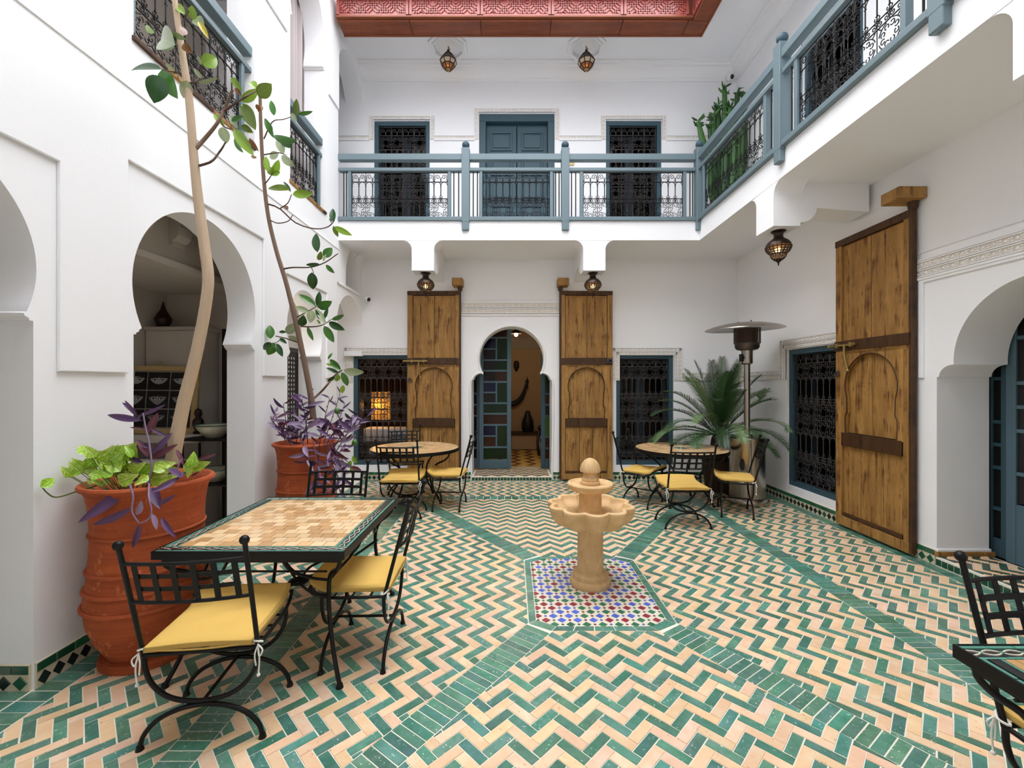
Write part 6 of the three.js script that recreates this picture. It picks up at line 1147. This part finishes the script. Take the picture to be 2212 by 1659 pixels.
  bowl('cream bowl with a green rim on the upper tray of the metal stand', [-3.06, 1.051, -4.5]); bowl('cream bowl with a green rim on the lower tray of the metal stand', [-3.06, 0.601, -4.5]);
  const so = thing('sofa', 'white upholstered bench with dark cushions behind the near pot', 'sofa', [-3.66, 0, -4.45]);
  obj('seat', rbox(-0.4, 0.3, 0.1, 0.42, -0.25, 0.25, 0.05, 4), std({ color: sr(214, 206, 196), roughness: 0.9 }), so); obj('backrest', rbox(-0.4, 0.3, 0.4, 0.8, -0.27, -0.12, 0.05, 4), std({ color: sr(214, 206, 196), roughness: 0.9 }), so); obj('foot', [rbox(-0.36, -0.3, 0, 0.1, -0.2, -0.14), rbox(0.2, 0.26, 0, 0.1, -0.2, -0.14), rbox(-0.36, -0.3, 0, 0.1, 0.14, 0.2), rbox(0.2, 0.26, 0, 0.1, 0.14, 0.2)], M.woodDark, so);
  const cu = thing('cushion', 'patterned red-brown cushion on the white bench', 'cushion', [-3.36, 0.42, -4.42], 0.5); obj('cushion_cover', (() => { const g = new THREE.SphereGeometry(0.2, 24, 16), p = g.attributes.position; for (let i = 0; i < p.count; i++) { const s = (v) => Math.sign(v) * Math.pow(Math.abs(v) / 0.2, 0.55) * 0.2; p.setXYZ(i, s(p.getX(i)), s(p.getY(i)) + 0.2, p.getZ(i) * 0.45); } g.computeVertexNormals(); return g; })(), std({ color: sr(112, 52, 40), roughness: 0.9 }), cu); cu.rotation.z = 0.3;
}
{ // lattice door in the third arch, small fittings of the left wall
  const s = new THREE.Shape([[0, 0], [0.86, 0], [0.86, 2.0], [0, 2.0]].map(([x, y]) => new THREE.Vector2(x, y)));
  for (let j = 0; j < 34; j++) { if (j === 17 || j === 18 || j < 2) continue; for (let i = 0; i < 12; i++) { const h = new THREE.Path(); h.absarc(0.075 + i * 0.0645, 0.06 + j * 0.0565, 0.021, 0, 2 * PI); s.holes.push(h); } }
  const g = new THREE.ExtrudeGeometry(s, { depth: 0.006, bevelEnabled: false, curveSegments: 3 }), D = thing('lattice_screen', 'dark wooden lattice screen with round holes in the narrow left arch', 'screen', [XL - TL - 0.05, 0.005, -5.74], -PI / 2);
  obj('lattice_panel', g, std({ color: sr(34, 28, 24), roughness: 0.7 }), D); obj('frame', [rbox(-0.03, 0.0, 0, 2.0, -0.005, 0.035, 0.004), rbox(0.86, 0.89, 0, 2.0, -0.005, 0.035, 0.004), rbox(-0.03, 0.89, 2.0, 2.06, -0.005, 0.035, 0.004), rbox(-0.03, 0.89, 1.0, 1.06, 0.006, 0.014, 0.002)], std({ color: sr(34, 28, 24), roughness: 0.7 }), D);
  const ll = thing('added_lobby_light', 'added unseen globe light brightening the lobby wall behind the lattice screen', 'lamp', [-3.2, 2.4, -5.62]); obj('bracket', rod([-0.1, 0, 0], [0, 0, 0], 0.012), M.bronze, ll); glow(ll, [0.06, 0, 0], sr(255, 246, 232), 0.3, 0.06);  // unseen light added to brighten the wall behind the lattice holes
  const n = thing('niche_lamp', 'small dark lamp standing in the pointed niche above the far left arch', 'lamp', [XL - 0.14, 3.08, -6.7]);
  obj('lamp_body', lathe([[0.001, 0.001], [0.05, 0.001], [0.05, 0.02], [0.03, 0.05], [0.06, 0.09], [0.06, 0.16], [0.02, 0.22], [0.001, 0.24]], 18), M.bronze, n); obj('bulb', ball(0, 0.12, 0.052, 0.012, 8), std({ color: 0x222222, emissive: WARM, emissiveIntensity: 4 }), n);
}
{ // curtain and things upstairs on the left
  const g = new THREE.BoxGeometry(0.6, 2.6, 0.012, 90, 4, 1), p = g.attributes.position; for (let i = 0; i < p.count; i++) p.setZ(i, p.getZ(i) + 0.028 * Math.sin(p.getX(i) * 62) + 0.012 * Math.sin(p.getX(i) * 29 + p.getY(i))); g.computeVertexNormals();
  const c = thing('curtain', 'pale pink hanging curtain in the far upper left arch', 'curtain', [-2.8, 5.32, -5.52], PI / 2); obj('curtain_cloth', g, phy({ color: sr(206, 194, 194), roughness: 0.95, transmission: 0.2, thickness: 0 }), c); obj('curtain_rod', rod([-0.5, 1.31, 0], [0.5, 1.31, 0], 0.012), M.iron, c);
  const L = thing('pleated_lampshade', 'straw-coloured pleated fan lampshade in the near upper left opening', 'lampshade', [-3.7, 5.1, -3.65]);
  const pos = []; for (let i = 0; i < 44; i++) { const a = (i / 44) * 2 * PI, b = ((i + 1) / 44) * 2 * PI, q = (r, t, y) => [r * Math.cos(t), y, r * Math.sin(t)], k = i & 1 ? 0.03 : 0; pos.push(...q(0.06, a, 0.3), ...q(0.36, a, 0.0 + k), ...q(0.36, b, 0.03 - k), ...q(0.06, a, 0.3), ...q(0.36, b, 0.03 - k), ...q(0.06, b, 0.3)); }
  const sg = new THREE.BufferGeometry(); sg.setAttribute('position', new THREE.Float32BufferAttribute(pos, 3)); sg.computeVertexNormals(); obj('shade', sg, phy({ color: sr(226, 196, 140), roughness: 0.9, transmission: 0.3, thickness: 0, side: THREE.DoubleSide }), L); obj('cord', rod([0, 0.3, 0], [0, 2.1, 0], 0.006), M.iron, L);
  const R = thing('glass_lantern', 'small red and clear glass lantern behind the near upper left railing', 'lantern', [-2.95, 4.95, -3.35]);
  obj('lantern_body', lathe([[0.001, 0], [0.04, 0.005], [0.1, 0.12], [0.11, 0.2], [0.06, 0.3], [0.02, 0.34]], 8), phy({ color: sr(120, 26, 34), roughness: 0.2, transmission: 0.4, thickness: 0 }), R); obj('lantern_ribs', [0, 1, 2, 3].map((i) => tube([[0.04, 0.005], [0.102, 0.12], [0.112, 0.2], [0.06, 0.3], [0.02, 0.34]].map(([r, y]) => [r * Math.cos((i * PI) / 2), y, r * Math.sin((i * PI) / 2)]), 0.006, 16, 5)), M.bronze, R); obj('chain', rod([0, 0.34, 0], [0, 1.88, 0], 0.005), M.bronze, R);
}
{ // room beyond the keyhole doorway
  const D = struct('door_11', 'pale panelled inner doorway at the end of the ochre room', 'door', [0.42, 0.02, -10.99]);
  obj('doorway_board', rbox(-0.42, 0.42, 0, 2.4, 0, 0.03), std({ color: sr(206, 174, 134), roughness: 0.7 }), D); obj('moulding', [slab(poly(rect(-0.46, 0.46, 0.0, 2.46), [rect(-0.4, 0.4, 0.0, 2.4)]), 0.05, 0.006), box(-1.6, 0.9, 2.75, 2.95, 0, 0.04)], std({ color: sr(184, 146, 104), roughness: 0.7 }), D);
  const rug = thing('rug', 'ochre patterned rug on the floor of the room beyond the keyhole doorway', 'rug', [0.3, 0.021, -9.4]); obj('rug_cloth', box(-0.9, 0.9, 0, 0.012, -1, 1), std({ map: tex(128, (u, v) => { const z = Math.abs(((u * 6 + Math.abs(((v * 5) % 1) - 0.5)) % 1) - 0.5) < 0.18; return z ? [110, 62, 34] : [206, 158, 70]; }), roughness: 0.95 }), rug);
  const t = thing('console', 'low pale console below the horn ornament in the inner room', 'console', [0.45, 0.02, -10.6]); obj('top', rbox(-0.5, 0.5, 0.36, 0.42, -0.2, 0.2), M.woodDark, t); obj('body', rbox(-0.46, 0.46, 0.02, 0.36, -0.17, 0.17), std({ color: sr(196, 164, 128), roughness: 0.8 }), t);
  const v = thing('dark_vase', 'dark pear-shaped vase on the low console in the inner room', 'vase', [0.38, 0.441, -10.6]); obj('vase_body', lathe([[0.001, 0.001], [0.12, 0.001], [0.15, 0.1], [0.14, 0.25], [0.08, 0.4], [0.05, 0.5], [0.001, 0.52]], 24), M.black, v);
  const h = thing('horn_ornament', 'curved dark horn ornament on the wall of the inner room', 'ornament', [0.1, 1.2, -10.9]); h.scale.setScalar(0.78); obj('horn', taper([V3(-0.35, -0.08, 0.05), V3(-0.1, -0.12, 0.07), V3(0.12, 0.02, 0.08), V3(0.26, 0.28, 0.07), V3(0.34, 0.55, 0.06)], [0.09, 0.09, 0.075, 0.055, 0.04], 30, 10), M.black, h); obj('horn_tip', [ball(0.35, 0.6, 0.06, 0.06, 12), rod([0.35, 0.58, 0.06], [0.38, 0.38, 0.08], 0.018), new THREE.ConeGeometry(0.03, 0.14, 10).translate(0.36, 0.7, 0.06)], M.black, h);
  const w = thing('wall_drop', 'dark drop-shaped ornament hanging high on the inner room wall', 'ornament', [0.11, 2.1, -10.93]); w.scale.setScalar(0.72); obj('drop', lathe([[0.001, -0.28], [0.05, -0.22], [0.1, -0.1], [0.1, 0.02], [0.07, 0.1], [0.001, 0.12]], 18), M.black, w);
  const lamp = thing('pendant_lamp', 'small glowing pendant lamp at the top of the keyhole doorway', 'lamp', [0.08, 2.62, -8.6]); obj('cord', rod([0, 0.06, 0], [0, 0.97, 0], 0.006), M.iron, lamp); obj('shade', lathe([[0.02, 0.06], [0.09, 0.0], [0.11, -0.03]], 20), M.bronze, lamp); glow(lamp, [0, -0.05, 0], sr(255, 236, 206), 1.3, 0.04);
  const ch = thing('scroll_armchair', 'dark armchair with scrolled arm at the right edge of the inner room', 'chair', [0.92, 0.02, -9.3], -0.5); obj('seat', rbox(-0.25, 0.25, 0.35, 0.45, -0.25, 0.25, 0.03, 3), M.black, ch); obj('scroll_arm', [tube([[-0.27, 0.1, 0.25], [-0.28, 0.3, 0.28], [-0.3, 0.5, 0.2], [-0.29, 0.62, 0.05], [-0.28, 0.66, -0.1], [-0.28, 0.6, -0.18]], 0.03, 30, 8), ball(-0.29, 0.64, 0.1, 0.07)], M.black, ch); obj('backrest', rbox(-0.25, 0.25, 0.45, 0.95, -0.25, -0.2, 0.03, 3), M.black, ch); obj('leg', [[-0.2, -0.2], [0.2, -0.2], [-0.2, 0.2], [0.2, 0.2]].map(([x, z]) => cyl(x, 0, z, 0.02, 0.025, 0.35, 10)), M.black, ch);
}
{ // room behind the left window: lit sconce, curtain and white bench
  const s = thing('wall_lamp', 'warm pierced box lamp glowing behind the left grilled window', 'lamp', [-2.58, 0.9, -8.6]);
  const g = []; for (let i = 0; i < 6; i++) { g.push(rod([-0.16 + i * 0.064, 0, 0.1], [-0.16 + i * 0.064, 0.55, 0.1], 0.008, 5)); g.push(rod([-0.16, i * 0.11, 0.1], [0.16, i * 0.11, 0.1], 0.008, 5)); }
  obj('lamp_box', g, M.bronze, s); obj('lamp_shade', box(-0.17, 0.17, 0, 0.55, -0.06, 0.08), std({ color: sr(210, 150, 70), emissive: sr(255, 176, 80), emissiveIntensity: 0.3, roughness: 0.8 }), s);
  const l = new THREE.PointLight(sr(255, 190, 110), 0.35, 0, 2); l.position.set(0, 0.28, 0.2); l.castShadow = true; s.add(l); l.name = 'lamp_light';
  const b = thing('white_bench', 'white cushioned bench low behind the left grilled window', 'bench', [-2.3, 0.02, -8.35]); obj('seat', rbox(-0.5, 0.6, 0.5, 0.75, -0.2, 0.25, 0.04, 3), std({ color: sr(226, 222, 222), roughness: 0.9 }), b); obj('base', rbox(-0.48, 0.58, 0, 0.5, -0.18, 0.22), M.darkRoom, b);
  const c = thing('brown_curtain', 'dark brown curtain behind the left grilled window', 'curtain', [-2.25, 0.8, -8.75]); const q = new THREE.BoxGeometry(1.0, 2.6, 0.02, 80, 1, 1), p = q.attributes.position; for (let i = 0; i < p.count; i++) p.setZ(i, p.getZ(i) + 0.03 * Math.sin(p.getX(i) * 50)); q.computeVertexNormals(); obj('curtain_cloth', q.translate(0.2, 1.3, 0), std({ color: sr(66, 42, 30), roughness: 0.95 }), c); obj('curtain_rod', rod([-0.4, 2.62, 0], [0.8, 2.62, 0], 0.014), M.iron, c);
}
renderer.render(scene, camera);
